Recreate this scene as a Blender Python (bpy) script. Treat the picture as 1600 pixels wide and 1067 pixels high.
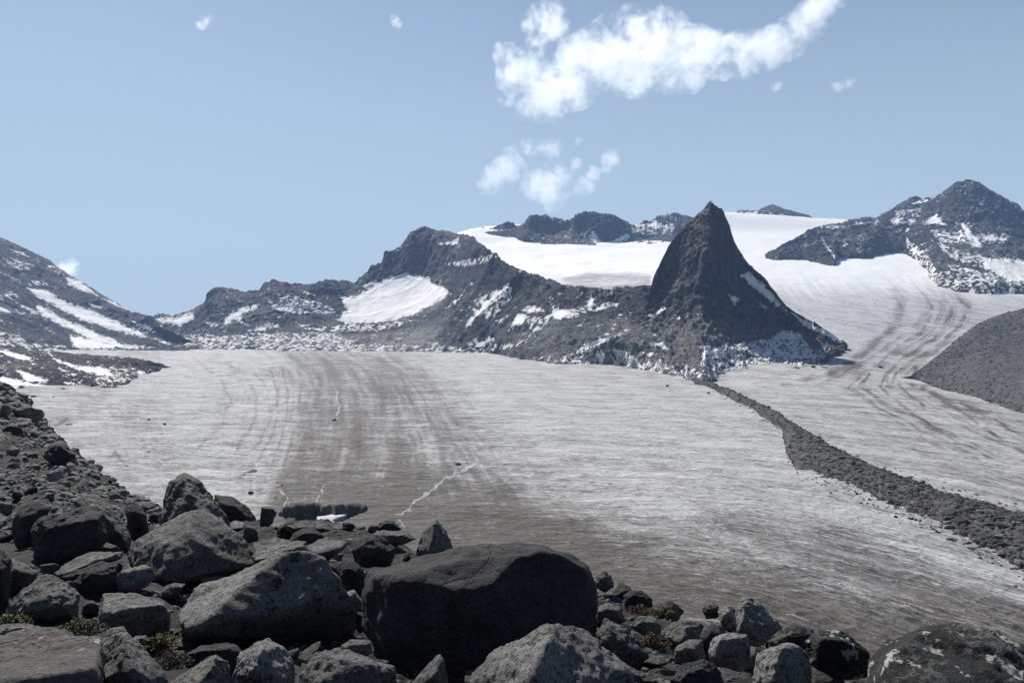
import bpy, bmesh, math, random
import numpy as np
from mathutils import Vector, Euler

for o in list(bpy.data.objects):
    bpy.data.objects.remove(o)
random.seed(7)
RNG = np.random.default_rng(11)
sc = bpy.context.scene
COL = sc.collection

# ------------------------------------------------------------------ camera
FPX = 1256.0                       # focal length in pixels of the 1600 px wide photograph
PITCH = math.atan(33.5 / FPX)      # looking down a little: eye level sits at row 500
cam_d = bpy.data.cameras.new('camera')
cam = bpy.data.objects.new('camera', cam_d)
COL.objects.link(cam)
cam.location = (0, 0, 0)
cam.rotation_euler = (math.pi / 2 - PITCH, 0, 0)
cam_d.sensor_width = 36.0
cam_d.lens = FPX / 1600.0 * 36.0
cam_d.clip_start = 0.1
cam_d.clip_end = 30000.0
sc.camera = cam

# ------------------------------------------------------------------ light
SUN_AZ, SUN_EL = math.radians(-30.0), math.radians(43.0)     # ahead of the camera, to the left
SDIR = Vector((math.sin(SUN_AZ) * math.cos(SUN_EL), math.cos(SUN_AZ) * math.cos(SUN_EL), math.sin(SUN_EL)))
sl = bpy.data.lights.new('sun', 'SUN')
sl.energy = 5.0
sl.angle = math.radians(0.5)
sl.color = (1.0, 0.955, 0.89)
sun = bpy.data.objects.new('sun', sl)
COL.objects.link(sun)
sun.rotation_euler = SDIR.to_track_quat('Z', 'Y').to_euler()
sun.location = (0, 0, 900)

w = bpy.data.worlds.new('World')
sc.world = w
w.use_nodes = True
wn = w.node_tree.nodes
sky = wn.new('ShaderNodeTexSky')
sky.sky_type = 'NISHITA'
sky.sun_disc = False
sky.sun_elevation = SUN_EL
sky.sun_rotation = SUN_AZ
sky.altitude = 1800
sky.air_density = 1.0
sky.dust_density = 1.2
sky.ozone_density = 1.6
bg = wn['Background']
SKY = 0.062
veil = wn.new('ShaderNodeMix')                       # high thin veil over the clear sky
veil.data_type = 'RGBA'
gc = wn.new('ShaderNodeTexCoord')
gs = wn.new('ShaderNodeSeparateXYZ')
gr = wn.new('ShaderNodeMapRange')                    # the veil is thick towards the horizon and gone overhead
gr.interpolation_type = 'SMOOTHSTEP'
for k_, v_ in ((1, 0.0), (2, 0.62), (3, 0.97), (4, 0.0)):
    gr.inputs[k_].default_value = v_
w.node_tree.links.new(gc.outputs['Generated'], gs.inputs[0])
w.node_tree.links.new(gs.outputs[2], gr.inputs[0])
w.node_tree.links.new(gr.outputs[0], veil.inputs[0])
veil.inputs[7].default_value = (0.285 / SKY, 0.368 / SKY, 0.440 / SKY, 1)
w.node_tree.links.new(sky.outputs[0], veil.inputs[6])
w.node_tree.links.new(veil.outputs[2], bg.inputs[0])
bg.inputs[1].default_value = SKY
sc.view_settings.view_transform = 'Standard'
sc.view_settings.look = 'None'
sc.view_settings.exposure = 0.6
sc.view_settings.gamma = 1.0
sc.cycles.max_bounces = 8
sc.cycles.diffuse_bounces = 2
sc.cycles.volume_bounces = 6
sc.cycles.sample_clamp_indirect = 4.0

# ------------------------------------------------------------------ numpy helpers
CT, ST = math.cos(PITCH), math.sin(PITCH)


def W(px, py, d):
    """the world point that the photograph shows at pixel (px, py), d metres ahead"""
    px, py, d = np.broadcast_arrays(np.asarray(px, float), np.asarray(py, float), np.asarray(d, float))
    u = (px - 800.0) / FPX
    v = -(py - 533.5) / FPX
    ry = CT + v * ST
    rz = -ST + v * CT
    k = d / ry
    return np.stack([u * k, d, rz * k], -1)


def PROJ(P):
    y = P[..., 1] * CT - P[..., 2] * ST
    v = P[..., 1] * ST + P[..., 2] * CT
    y = np.maximum(y, 0.05)
    return 800 + FPX * P[..., 0] / y, 533.5 - FPX * v / y


def plane_d(py, z=-80.0):
    v = -(np.asarray(py, float) - 533.5) / FPX
    return z / ((-ST + v * CT) / (CT + v * ST))


_G = np.array([[1, 1, 0], [-1, 1, 0], [1, -1, 0], [-1, -1, 0], [1, 0, 1], [-1, 0, 1], [1, 0, -1], [-1, 0, -1],
               [0, 1, 1], [0, -1, 1], [0, 1, -1], [0, -1, -1], [1, 1, 0], [-1, 1, 0], [0, -1, 1], [0, -1, -1]], np.float32)


def perlin(p, seed=0):
    p = np.asarray(p, np.float64)
    i = np.floor(p).astype(np.int64)
    f = (p - i).astype(np.float32)
    u = f * f * f * (f * (f * 6 - 15) + 10)
    out = np.zeros(p.shape[:-1], np.float32)
    for a in (0, 1):
        for b in (0, 1):
            for c in (0, 1):
                h = ((i[..., 0] + a) * 73856093) ^ ((i[..., 1] + b) * 19349663) ^ ((i[..., 2] + c) * 83492791) ^ (seed * 2654435 + 977)
                h = (h ^ (h >> 13)) * 1274126177
                h = (h ^ (h >> 16)) & 15
                g = _G[h]
                dt = g[..., 0] * (f[..., 0] - a) + g[..., 1] * (f[..., 1] - b) + g[..., 2] * (f[..., 2] - c)
                wx = u[..., 0] if a else 1 - u[..., 0]
                wy = u[..., 1] if b else 1 - u[..., 1]
                wz = u[..., 2] if c else 1 - u[..., 2]
                out += wx * wy * wz * dt
    return out


def fbm(p, octv=5, gain=0.5, seed=0, ridged=False):
    p = np.asarray(p, float)
    s, a, t = 0.0, 1.0, 0.0
    for k in range(octv):
        n = perlin(p * (2.03 ** k) + 17.3 * k, seed + k)
        if ridged:
            n = 1 - np.abs(n) * 2.2
            n = n * n - 0.45
        s = s + a * n
        t += a
        a *= gain
    return s / t


def sstep(x, a, b):
    t = np.clip((x - a) / (b - a), 0, 1)
    return t * t * (3 - 2 * t)


def poly_sd(px, py, poly):
    """signed distance in pixels, positive inside"""
    shp = px.shape
    x, y = px.ravel(), py.ravel()
    P = np.array(poly, float)
    M = 40.0
    out = np.full(x.shape, -M)
    sel = np.where((x > P[:, 0].min() - M) & (x < P[:, 0].max() + M) & (y > P[:, 1].min() - M) & (y < P[:, 1].max() + M))[0]
    if len(sel) == 0:
        return out.reshape(shp)
    x, y = x[sel], y[sel]
    d2 = np.full(x.shape, 1e9)
    ins = np.zeros(x.shape, bool)
    n = len(P)
    for k in range(n):
        ax, ay = P[k]
        bx, by = P[(k + 1) % n]
        ex, ey = bx - ax, by - ay
        L = ex * ex + ey * ey + 1e-9
        t = np.clip(((x - ax) * ex + (y - ay) * ey) / L, 0, 1)
        d2 = np.minimum(d2, (ax + t * ex - x) ** 2 + (ay + t * ey - y) ** 2)
        if ay != by:
            c = ((ay > y) != (by > y)) & (x < (bx - ax) * (y - ay) / (by - ay) + ax)
            ins ^= c
    sd = np.sqrt(d2)
    out[sel] = np.where(ins, sd, -np.minimum(sd, M))
    return out.reshape(shp)


def line_d(px, py, pts, M=60.0):
    shp = px.shape
    x, y = px.ravel(), py.ravel()
    P = np.array(pts, float)
    out = np.full(x.shape, M)
    sel = np.where((x > P[:, 0].min() - M) & (x < P[:, 0].max() + M) & (y > P[:, 1].min() - M) & (y < P[:, 1].max() + M))[0]
    if len(sel) == 0:
        return out.reshape(shp)
    x, y = x[sel], y[sel]
    d2 = np.full(x.shape, M * M)
    for k in range(len(P) - 1):
        ax, ay = P[k]
        ex, ey = P[k + 1] - P[k]
        L = ex * ex + ey * ey + 1e-9
        t = np.clip(((x - ax) * ex + (y - ay) * ey) / L, 0, 1)
        d2 = np.minimum(d2, (ax + t * ex - x) ** 2 + (ay + t * ey - y) ** 2)
    out[sel] = np.sqrt(d2)
    return out.reshape(shp)


def curve(pts, cols):
    """(px, py, d) control points sampled at the columns"""
    A = np.array(pts, float)
    return W(cols, np.interp(cols, A[:, 0], A[:, 1]), np.interp(cols, A[:, 0], A[:, 2]))


def pl(pts, z=-80.0):
    """control points that lie on the flat of the glacier"""
    return [(x, y, float(plane_d(y, z))) for x, y in pts]


def loft(cv, rows):
    """cv: list of (C,3) curves; rows: rows in each gap. Monotone cubic between the curves."""
    P = np.stack(cv)                                   # K,C,3
    K = len(P)
    D = np.diff(P, axis=0)
    M = np.zeros_like(P)
    M[0], M[-1] = D[0], D[-1]
    if K > 2:
        a, b = D[:-1], D[1:]
        with np.errstate(divide='ignore', invalid='ignore'):
            h = 2 * a * b / (a + b)
        M[1:-1] = np.where(a * b > 0, np.nan_to_num(h), 0)
    out = []
    for k in range(K - 1):
        t = np.linspace(0, 1, rows[k] + 1)[:-1 if k < K - 2 else None][:, None, None]
        h00 = 2 * t ** 3 - 3 * t ** 2 + 1
        h10 = t ** 3 - 2 * t ** 2 + t
        h01 = -2 * t ** 3 + 3 * t ** 2
        h11 = t ** 3 - t ** 2
        out.append(h00 * P[k] + h10 * M[k] + h01 * P[k + 1] + h11 * M[k + 1])
    return np.concatenate(out)


def gnormals(V):
    a = np.gradient(V, axis=1)
    b = np.gradient(V, axis=0)
    n = np.cross(a, b)
    n /= np.linalg.norm(n, axis=-1, keepdims=True) + 1e-9
    n *= np.where(n[..., 2:3] < 0, -1, 1)
    return n


def mesh_from(name, verts, faces, smooth=True):
    """verts (N,3), faces (M,k) arrays"""
    me = bpy.data.meshes.new(name)
    verts = np.asarray(verts, np.float32)
    faces = np.asarray(faces, np.int32)
    k = faces.shape[1]
    me.vertices.add(len(verts))
    me.vertices.foreach_set('co', verts.ravel())
    me.loops.add(faces.size)
    me.loops.foreach_set('vertex_index', faces.ravel())
    me.polygons.add(len(faces))
    me.polygons.foreach_set('loop_start', np.arange(0, faces.size, k, dtype=np.int32))
    me.polygons.foreach_set('use_smooth', np.full(len(faces), smooth))
    me.update(calc_edges=True)
    return me


def grid_mesh(name, V, attrs=None, flip=False):
    R, C = V.shape[:2]
    i = np.arange(R * C).reshape(R, C)
    f = np.stack([i[:-1, :-1], i[:-1, 1:], i[1:, 1:], i[1:, :-1]], -1).reshape(-1, 4)
    if flip:
        f = f[:, ::-1]
    me = mesh_from(name, V.reshape(-1, 3), f)
    for k, a in (attrs or {}).items():
        at = me.attributes.new(k, 'FLOAT', 'POINT')
        at.data.foreach_set('value', np.asarray(a, np.float32).ravel())
    return me


def link(name, me, mat=None, loc=(0, 0, 0), parent=None):
    o = bpy.data.objects.new(name, me)
    COL.objects.link(o)
    o.location = loc
    if mat is not None:
        me.materials.append(mat)
    if parent is not None:
        o.parent = parent
    return o


def tag(o, label=None, cat=None, group=None, kind=None):
    for k, v in (('label', label), ('category', cat), ('group', group), ('kind', kind)):
        if v:
            o[k] = v
    return o


# ------------------------------------------------------------------ node helper
class NT:
    def __init__(s, name):
        s.mat = bpy.data.materials.new(name)
        s.mat.use_nodes = True
        s.t = s.mat.node_tree
        s.n = s.t.nodes
        s.bsdf = s.n['Principled BSDF']
        s.out = s.n['Material Output']

    def put(s, sock, v):
        if v is None:
            return
        if hasattr(v, 'is_output'):
            s.t.links.new(v, sock)
        elif isinstance(v, (tuple, list)):
            sock.default_value = (*v, 1.0) if (len(v) == 3 and sock.type == 'RGBA') else v
        else:
            sock.default_value = v

    def coord(s, which='Object'):
        return s.n.new('ShaderNodeTexCoord').outputs[which]

    def pos(s):
        return s.n.new('ShaderNodeNewGeometry').outputs['Position']

    def attr(s, name):
        a = s.n.new('ShaderNodeAttribute')
        a.attribute_name = name
        return a.outputs['Fac']

    def scale(s, vec, sx, sy, sz, rot=None):
        m = s.n.new('ShaderNodeMapping')
        s.put(m.inputs['Vector'], vec)
        m.inputs['Scale'].default_value = (sx, sy, sz)
        if rot:
            m.inputs['Rotation'].default_value = rot
        return m.outputs[0]

    def comb(s, x, y, z):
        c = s.n.new('ShaderNodeCombineXYZ')
        for k, v in zip('XYZ', (x, y, z)):
            s.put(c.inputs[k], v)
        return c.outputs[0]

    def noise(s, vec, scale=1.0, detail=4.0, rough=0.55, dist=0.0, kind='FBM'):
        t = s.n.new('ShaderNodeTexNoise')
        t.noise_type = kind
        s.put(t.inputs['Vector'], vec)
        t.inputs['Scale'].default_value = scale
        t.inputs['Detail'].default_value = detail
        t.inputs['Roughness'].default_value = rough
        t.inputs['Distortion'].default_value = dist
        return t.outputs[0]

    def voro(s, vec, scale=1.0, feat='F1', out='Distance', rnd=1.0):
        t = s.n.new('ShaderNodeTexVoronoi')
        t.feature = feat
        s.put(t.inputs['Vector'], vec)
        t.inputs['Scale'].default_value = scale
        t.inputs['Randomness'].default_value = rnd
        return t.outputs[out]

    def m(s, op, a, b=None, c=None, clamp=False):
        t = s.n.new('ShaderNodeMath')
        t.operation = op
        t.use_clamp = clamp
        s.put(t.inputs[0], a)
        s.put(t.inputs[1], b)
        s.put(t.inputs[2], c)
        return t.outputs[0]

    def mix(s, f, a, b, typ='MIX'):
        t = s.n.new('ShaderNodeMix')
        t.data_type = 'RGBA'
        t.blend_type = typ
        t.clamp_factor = True
        s.put(t.inputs[0], f)
        s.put(t.inputs[6], a)
        s.put(t.inputs[7], b)
        return t.outputs[2]

    def step(s, v, a, b):
        t = s.n.new('ShaderNodeMapRange')
        t.interpolation_type = 'SMOOTHSTEP'
        s.put(t.inputs[0], v)
        t.inputs[1].default_value = a
        t.inputs[2].default_value = b
        return t.outputs[0]

    def nz(s):
        g = s.n.new('ShaderNodeNewGeometry')
        x = s.n.new('ShaderNodeSeparateXYZ')
        s.t.links.new(g.outputs['Normal'], x.inputs[0])
        return x.outputs[2]

    def bump(s, h, dist=1.0, strength=1.0, normal=None):
        b = s.n.new('ShaderNodeBump')
        s.put(b.inputs['Height'], h)
        b.inputs['Distance'].default_value = dist
        b.inputs['Strength'].default_value = strength
        s.put(b.inputs['Normal'], normal)
        return b.outputs[0]

    def done(s, col, rough=0.9, normal=None, spec=0.3):
        s.put(s.bsdf.inputs['Base Color'], col)
        s.put(s.bsdf.inputs['Roughness'], rough)
        s.put(s.bsdf.inputs['Specular IOR Level'], spec)
        s.put(s.bsdf.inputs['Normal'], normal)
        return s.mat

# ------------------------------------------------------------------ materials
def mountain_material(name, c_dark, c_mid, c_light, amp=5.0, s=1.0, cliff=0.6):
    n = NT(name)
    p = n.coord()
    big = n.noise(p, 0.006 * s, 5, 0.65)
    med = n.noise(n.scale(p, 1, 1, 0.4), 0.045 * s, 9, 0.72)
    fin = n.noise(p, 0.20 * s, 7, 0.78)
    blk = n.voro(n.scale(p, 1, 1, 0.6), 0.11 * s, 'F1', 'Distance')
    col = n.mix(n.step(n.m('ADD', n.m('MULTIPLY', med, 0.6), n.m('MULTIPLY', fin, 0.4)), 0.42, 0.60), c_dark, c_mid)
    up = n.nz()
    flat = n.step(up, 0.4, 0.8)
    col = n.mix(n.m('MULTIPLY', flat, n.step(n.m('ADD', n.m('MULTIPLY', big, 0.7), fin), 0.80, 0.98)), col, c_light)
    col = n.mix(n.m('MULTIPLY', n.step(fin, 0.54, 0.66), n.m('ADD', 0.25, n.m('MULTIPLY', flat, 0.5))), col, c_light)
    col = n.mix(n.m('MULTIPLY', n.step(up, 0.55, 0.2), cliff), col, (0.016, 0.017, 0.021))          # shade of the cliffs put into the colour of steep faces
    rib = n.noise(n.scale(p, 1, 0.7, 0.10), 0.07 * s, 6, 0.7, 0.4)
    col = n.mix(n.m('MULTIPLY', n.step(n.m('ADD', rib, n.m('MULTIPLY', n.m('SUBTRACT', fin, 0.5), 0.5)), 0.50, 0.66), n.m('MULTIPLY', n.step(up, 0.8, 0.4), 0.5)), col, c_light)
    col = n.mix(n.m('MULTIPLY', n.attr('pale'), n.step(n.m('ADD', fin, n.m('MULTIPLY', med, 0.5)), 0.58, 0.82)), col, (0.31, 0.30, 0.285))
    # snow lies where the patches are, its rim broken by the rock
    e = n.m('SUBTRACT', n.m('ADD', n.m('MULTIPLY', med, 0.5), n.m('MULTIPLY', n.noise(p, 0.075 * s, 6, 0.64), 0.85)), 0.675)
    sd = n.m('ADD', n.attr('snow'), n.m('MULTIPLY', e, amp * 3.2))
    sf = n.step(sd, -0.35, 0.6)
    scol = n.mix(n.noise(p, 0.02 * s, 6, 0.7), (0.50, 0.485, 0.47), (0.80, 0.80, 0.795))
    scol = n.mix(n.m('MULTIPLY', n.step(fin, 0.58, 0.68), 0.55), scol, (0.2, 0.19, 0.185))
    col = n.mix(sf, col, scol)
    h = n.m('ADD', n.m('MULTIPLY', med, 2.6), n.m('ADD', n.m('MULTIPLY', fin, 1.3), n.m('MULTIPLY', blk, 0.9)))
    h = n.m('MULTIPLY', h, n.m('SUBTRACT', 1.0, n.m('MULTIPLY', sf, 0.9)))
    return n.done(col, 0.95, n.bump(h, 5.0 / s, 1.0), 0.1)


def ice_material():
    n = NT('glacier_ice')
    p = n.coord()
    flow, ty, run = n.attr('flow'), n.attr('across'), n.attr('run')
    sep = n.n.new('ShaderNodeSeparateXYZ')
    n.t.links.new(p, sep.inputs[0])
    x = sep.outputs[0]
    # fine cross-ridges of the melting surface (long in x, short along the view), two sizes
    c1 = n.noise(n.comb(n.m('MULTIPLY', x, 0.17), n.m('MULTIPLY', ty, 0.42), 0.0), 1.0, 6, 0.7, 0.6)
    c2 = n.noise(n.comb(n.m('MULTIPLY', x, 0.034), n.m('MULTIPLY', ty, 0.07), 3.0), 1.0, 7, 0.68, 0.8)
    c3 = n.noise(n.comb(n.m('MULTIPLY', x, 0.0045), n.m('MULTIPLY', ty, 0.012), 9.0), 1.0, 4, 0.6)
    c0 = n.noise(n.comb(n.m('MULTIPLY', x, 0.4), n.m('MULTIPLY', ty, 1.1), 5.0), 1.0, 4, 0.65)
    # bands that follow the flow
    f1 = n.noise(n.comb(n.m('MULTIPLY', flow, 9.0), n.m('MULTIPLY', run, 0.6), 0.0), 1.0, 6, 0.66, 0.25)
    f3 = n.noise(n.comb(n.m('MULTIPLY', flow, 26.0), n.m('MULTIPLY', run, 1.6), 2.0), 1.0, 5, 0.7, 0.5)
    f2 = n.noise(n.comb(n.m('MULTIPLY', flow, 2.2), n.m('MULTIPLY', run, 0.25), 4.0), 1.0, 4, 0.6)
    dirt = n.attr('dirt')
    sl1 = n.noise(n.comb(n.m('MULTIPLY', x, 0.12), n.m('MULTIPLY', ty, 0.55), 7.0), 1.0, 7, 0.72, 0.9)
    patch = n.noise(n.comb(n.m('MULTIPLY', x, 0.010), n.m('MULTIPLY', ty, 0.022), 9.0), 1.0, 5, 0.62, 0.6)
    tone = n.m('ADD', n.m('MULTIPLY', c1, 0.42), n.m('ADD', n.m('MULTIPLY', c2, 0.50), n.m('ADD', n.m('MULTIPLY', patch, 0.30), n.m('ADD', n.m('MULTIPLY', f1, 0.16), n.m('ADD', n.m('MULTIPLY', f2, 0.16), n.m('ADD', n.m('MULTIPLY', f3, 0.15), n.m('MULTIPLY', sl1, 0.34)))))))
    tone = n.m('SUBTRACT', tone, 1.02)                              # about zero mean
    k = n.m('ADD', n.m('MULTIPLY', tone, 3.3), dirt)
    ice = n.mix(n.step(c0, 0.3, 0.7), (0.40, 0.397, 0.394), (0.54, 0.537, 0.533))
    dirty = n.mix(n.step(c1, 0.3, 0.7), (0.078, 0.067, 0.058), (0.140, 0.123, 0.109))
    col = n.mix(n.step(k, -0.15, 0.95), ice, dirty)
    white = n.step(n.m('ADD', sl1, n.m('ADD', n.m('MULTIPLY', n.m('SUBTRACT', c2, 0.5), 0.55), n.m('MULTIPLY', n.m('SUBTRACT', c0, 0.5), 0.25))), 0.565, 0.645)
    col = n.mix(n.m('MULTIPLY', white, n.m('SUBTRACT', 0.85, n.m('MULTIPLY', dirt, 0.55))), col, (0.69, 0.69, 0.69))
    gash = n.step(n.m('ADD', n.m('SUBTRACT', 1.0, n.m('ABSOLUTE', n.m('MULTIPLY', n.m('SUBTRACT', c1, 0.5), 7.0))), n.m('MULTIPLY', n.m('SUBTRACT', c2, 0.5), 2.2)), 0.72, 1.0)
    col = n.mix(n.m('MULTIPLY', gash, 0.5), col, (0.07, 0.068, 0.068))
    lg = n.noise(n.comb(n.m('MULTIPLY', x, 0.022), n.m('MULTIPLY', ty, 0.21), 14.0), 1.0, 4, 0.6, 0.35)
    gash2 = n.m('MULTIPLY', n.step(n.m('ABSOLUTE', n.m('SUBTRACT', lg, 0.5)), 0.018, 0.004), n.step(n.noise(n.comb(n.m('MULTIPLY', x, 0.012), n.m('MULTIPLY', ty, 0.03), 1.0), 1.0, 3, 0.6), 0.42, 0.6))
    col = n.mix(n.m('MULTIPLY', gash2, 0.6), col, (0.05, 0.049, 0.05))
    clean = n.attr('clean')
    col = n.mix(n.step(n.m('ADD', clean, n.m('MULTIPLY', n.m('SUBTRACT', n.m('ADD', c2, f1), 1.0), 0.9)), 0.3, 0.8), col, n.mix(c3, (0.62, 0.617, 0.61), (0.72, 0.72, 0.715)))
    grit = n.step(n.noise(p, 0.35, 6, 0.75), 0.62, 0.7)
    col = n.mix(n.m('MULTIPLY', grit, n.m('MULTIPLY', n.attr('grit'), 0.9)), col, (0.05, 0.048, 0.046))
    col = n.mix(n.attr('stream'), col, (0.62, 0.63, 0.64))
    col = n.mix(n.m('MULTIPLY', n.attr('pit'), 0.97), col, (0.006, 0.007, 0.010))  # shade of the melt hole's walls put into the ice colour
    h = n.m('ADD', n.m('SUBTRACT', n.m('MULTIPLY', c1, 1.1), n.m('MULTIPLY', gash2, 0.5)), n.m('ADD', n.m('MULTIPLY', c2, 3.0), n.m('MULTIPLY', c0, 0.25)))
    h = n.m('MULTIPLY', h, n.m('SUBTRACT', 1.0, n.m('MULTIPLY', clean, 0.93)))
    return n.done(col, 0.8, n.bump(h, 2.0, 1.0), n.m('MULTIPLY', n.m('SUBTRACT', 1.0, n.attr('pit')), 0.2))


def snow_material():
    n = NT('old_snow')
    p = n.coord()
    a = n.noise(n.scale(p, 1, 2.4, 1), 0.006, 6, 0.62)
    b = n.noise(n.scale(p, 1, 3.0, 1), 0.05, 5, 0.65)
    k = n.m('ADD', n.m('MULTIPLY', n.m('SUBTRACT', n.m('ADD', a, n.m('MULTIPLY', b, 0.6)), 0.8), 1.6), n.attr('dirt'))
    col = n.mix(a, (0.64, 0.635, 0.625), (0.74, 0.74, 0.73))
    col = n.mix(n.step(k, 0.25, 1.0), col, (0.27, 0.262, 0.255))
    return n.done(col, 0.7, n.bump(n.m('ADD', n.m('MULTIPLY', a, 6.0), b), 2.0, 0.35), 0.25)


def rubble_material(name, a, b, c, s=1.0):
    n = NT(name)
    p = n.coord()
    v = n.voro(p, 0.9 * s, 'F1', 'Color')
    sv = n.n.new('ShaderNodeSeparateColor')
    n.t.links.new(v, sv.inputs[0])
    ns = n.noise(p, 0.25 * s, 6, 0.7)
    col = n.mix(sv.outputs[0], a, b)
    col = n.mix(n.step(ns, 0.5, 0.72), col, c)
    d = n.voro(p, 0.9 * s, 'F1', 'Distance')
    d2 = n.voro(p, 0.3 * s, 'F1', 'Distance')
    h = n.m('ADD', n.m('MULTIPLY', d, -0.5), n.m('ADD', n.m('MULTIPLY', d2, -1.2), n.m('MULTIPLY', ns, 0.8)))
    return n.done(col, 0.95, n.bump(h, 0.6 / s, 0.8), 0.15)


def stone_material(name, base, light, dark, lichen_dark=0.0, lichen_pale=0.0, tint=None, grain=1.0, foliated=0.0):
    """granite seen from a few metres: crystals, stains, lichen, cracks"""
    n = NT(name)
    oi = n.n.new('ShaderNodeObjectInfo')
    off = n.n.new('ShaderNodeVectorMath')
    off.operation = 'MULTIPLY_ADD'
    n.t.links.new(oi.outputs['Random'], off.inputs[0])
    off.inputs[1].default_value = (37.0, 51.0, 23.0)
    n.t.links.new(n.coord(), off.inputs[2])
    p = off.outputs[0]
    big = n.noise(p, 0.9, 5, 0.6)
    med = n.noise(p, 4.5, 6, 0.68)
    fine = n.noise(p, 26.0 * grain, 5, 0.75)
    cry = n.voro(p, 70.0 * grain, 'F1', 'Distance')
    g2 = n.noise(p, 60.0 * grain, 3, 0.7)
    col = n.mix(n.step(n.m('ADD', n.m('MULTIPLY', med, 0.55), n.m('MULTIPLY', g2, 0.45)), 0.40, 0.62), base, light)
    col = n.mix(n.m('MULTIPLY', n.step(fine, 0.50, 0.60), 0.85), col, dark)
    col = n.mix(n.m('MULTIPLY', n.step(g2, 0.60, 0.72), 0.6), col, (0.2, 0.2, 0.2) if base[0] > 0.03 else (0.09, 0.09, 0.09))
    col = n.mix(n.m('MULTIPLY', n.step(cry, 0.18, 0.05), 0.5), col, (0.30, 0.30, 0.30))
    if tint:
        col = n.mix(n.m('MULTIPLY', n.step(n.noise(p, 1.3, 4, 0.6), 0.48, 0.62), 0.75), col, tint)
    col = n.mix(n.m('MULTIPLY', n.step(big, 0.45, 0.7), 0.45), col, dark)
    if lichen_dark:
        lf = n.step(n.m('ADD', n.noise(p, 3.2, 6, 0.72), n.m('MULTIPLY', n.m('SUBTRACT', fine, 0.5), 0.5)), 0.62 - 0.2 * lichen_dark, 0.66 - 0.2 * lichen_dark)
        col = n.mix(n.m('MULTIPLY', lf, 0.92), col, (0.014, 0.014, 0.015))
    if lichen_pale:
        lp = n.step(n.m('ADD', n.noise(n.scale(p, 1, 1, 1), 5.5, 5, 0.65), n.m('MULTIPLY', n.m('SUBTRACT', med, 0.5), 0.5)), 0.73 - 0.1 * lichen_pale, 0.76 - 0.1 * lichen_pale)
        col = n.mix(n.m('MULTIPLY', lp, 0.8), col, (0.42, 0.42, 0.40))
    fol = n.noise(n.scale(p, 1.0, 1.0, 6.0, (0.5, 0.35, 0.0)), 3.0, 5, 0.7)
    crack = n.voro(n.scale(p, 1.0, 1.0, 1.6), 1.1, 'DISTANCE_TO_EDGE')
    h = n.m('ADD', n.m('MULTIPLY', med, 0.05), n.m('ADD', n.m('MULTIPLY', fine, 0.042), n.m('MULTIPLY', fol, 0.05 * foliated)))
    h = n.m('ADD', h, n.m('MULTIPLY', n.step(crack, 0.0, 0.02), 0.012))
    h = n.m('SUBTRACT', h, n.m('MULTIPLY', cry, 0.006))
    return n.done(col, 0.88, n.bump(h, 1.0, 1.0), 0.3)


M_RIDGE = mountain_material('ridge_rock', (0.016, 0.0165, 0.020), (0.045, 0.045, 0.049), (0.155, 0.152, 0.15))
M_HORN = mountain_material('horn_rock', (0.020, 0.020, 0.024), (0.068, 0.067, 0.069), (0.17, 0.166, 0.163), s=1.6, cliff=0.3)
M_LEFT = mountain_material('left_mountain_rock', (0.022, 0.022, 0.026), (0.058, 0.057, 0.060), (0.125, 0.124, 0.124))
M_BAND = mountain_material('lateral_moraine_rock', (0.018, 0.018, 0.020), (0.045, 0.044, 0.045), (0.13, 0.125, 0.12), s=1.6)
M_ICE = ice_material()
M_SNOW = snow_material()
M_SCREE = rubble_material('scree_stone', (0.045, 0.044, 0.044), (0.075, 0.073, 0.072), (0.11, 0.106, 0.102), 0.35)
M_MORAINE = rubble_material('moraine_stone', (0.036, 0.035, 0.034), (0.075, 0.072, 0.070), (0.12, 0.114, 0.108), 0.6)
M_GROUND = rubble_material('foreground_rubble', (0.009, 0.009, 0.0095), (0.027, 0.027, 0.028), (0.014, 0.0135, 0.0135), 3.0)  # near-black colour carries the deep shade of the gaps between boulders
M_GRAN = stone_material('grey_granite', (0.085, 0.083, 0.081), (0.19, 0.185, 0.178), (0.018, 0.018, 0.019))
M_GRAN_L = stone_material('pale_granite', (0.14, 0.138, 0.134), (0.27, 0.265, 0.256), (0.03, 0.03, 0.03), lichen_dark=0.25)
M_GRAN_D = stone_material('shade_dark_granite', (0.019, 0.019, 0.021), (0.046, 0.046, 0.049), (0.008, 0.008, 0.009))  # granite darkened for boulders whose near faces lie in shade
M_GRAN_F = stone_material('foliated_granite', (0.066, 0.0645, 0.063), (0.17, 0.166, 0.16), (0.014, 0.014, 0.015), foliated=1.5)
M_GRAN_S = stone_material('speckled_granite', (0.12, 0.117, 0.113), (0.23, 0.225, 0.216), (0.024, 0.024, 0.024), lichen_dark=0.3, tint=(0.115, 0.092, 0.085))
M_GRAN_P = stone_material('purplish_granite', (0.085, 0.075, 0.074), (0.13, 0.117, 0.115), (0.04, 0.037, 0.037), lichen_pale=0.75, tint=(0.105, 0.078, 0.073))
M_GRAN_T = stone_material('tan_granite', (0.105, 0.099, 0.089), (0.165, 0.157, 0.142), (0.045, 0.042, 0.04), lichen_dark=0.2)
M_LICH = stone_material('lichen_black_granite', (0.075, 0.075, 0.075), (0.125, 0.123, 0.12), (0.03, 0.03, 0.03), lichen_dark=0.95, lichen_pale=1.35)

# ------------------------------------------------------------------ glacier
def interp_px(pts, q, key=1, val=0):
    A = np.array(sorted(pts, key=lambda t: t[key]), float)
    return np.interp(q, A[:, key], A[:, val])


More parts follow.
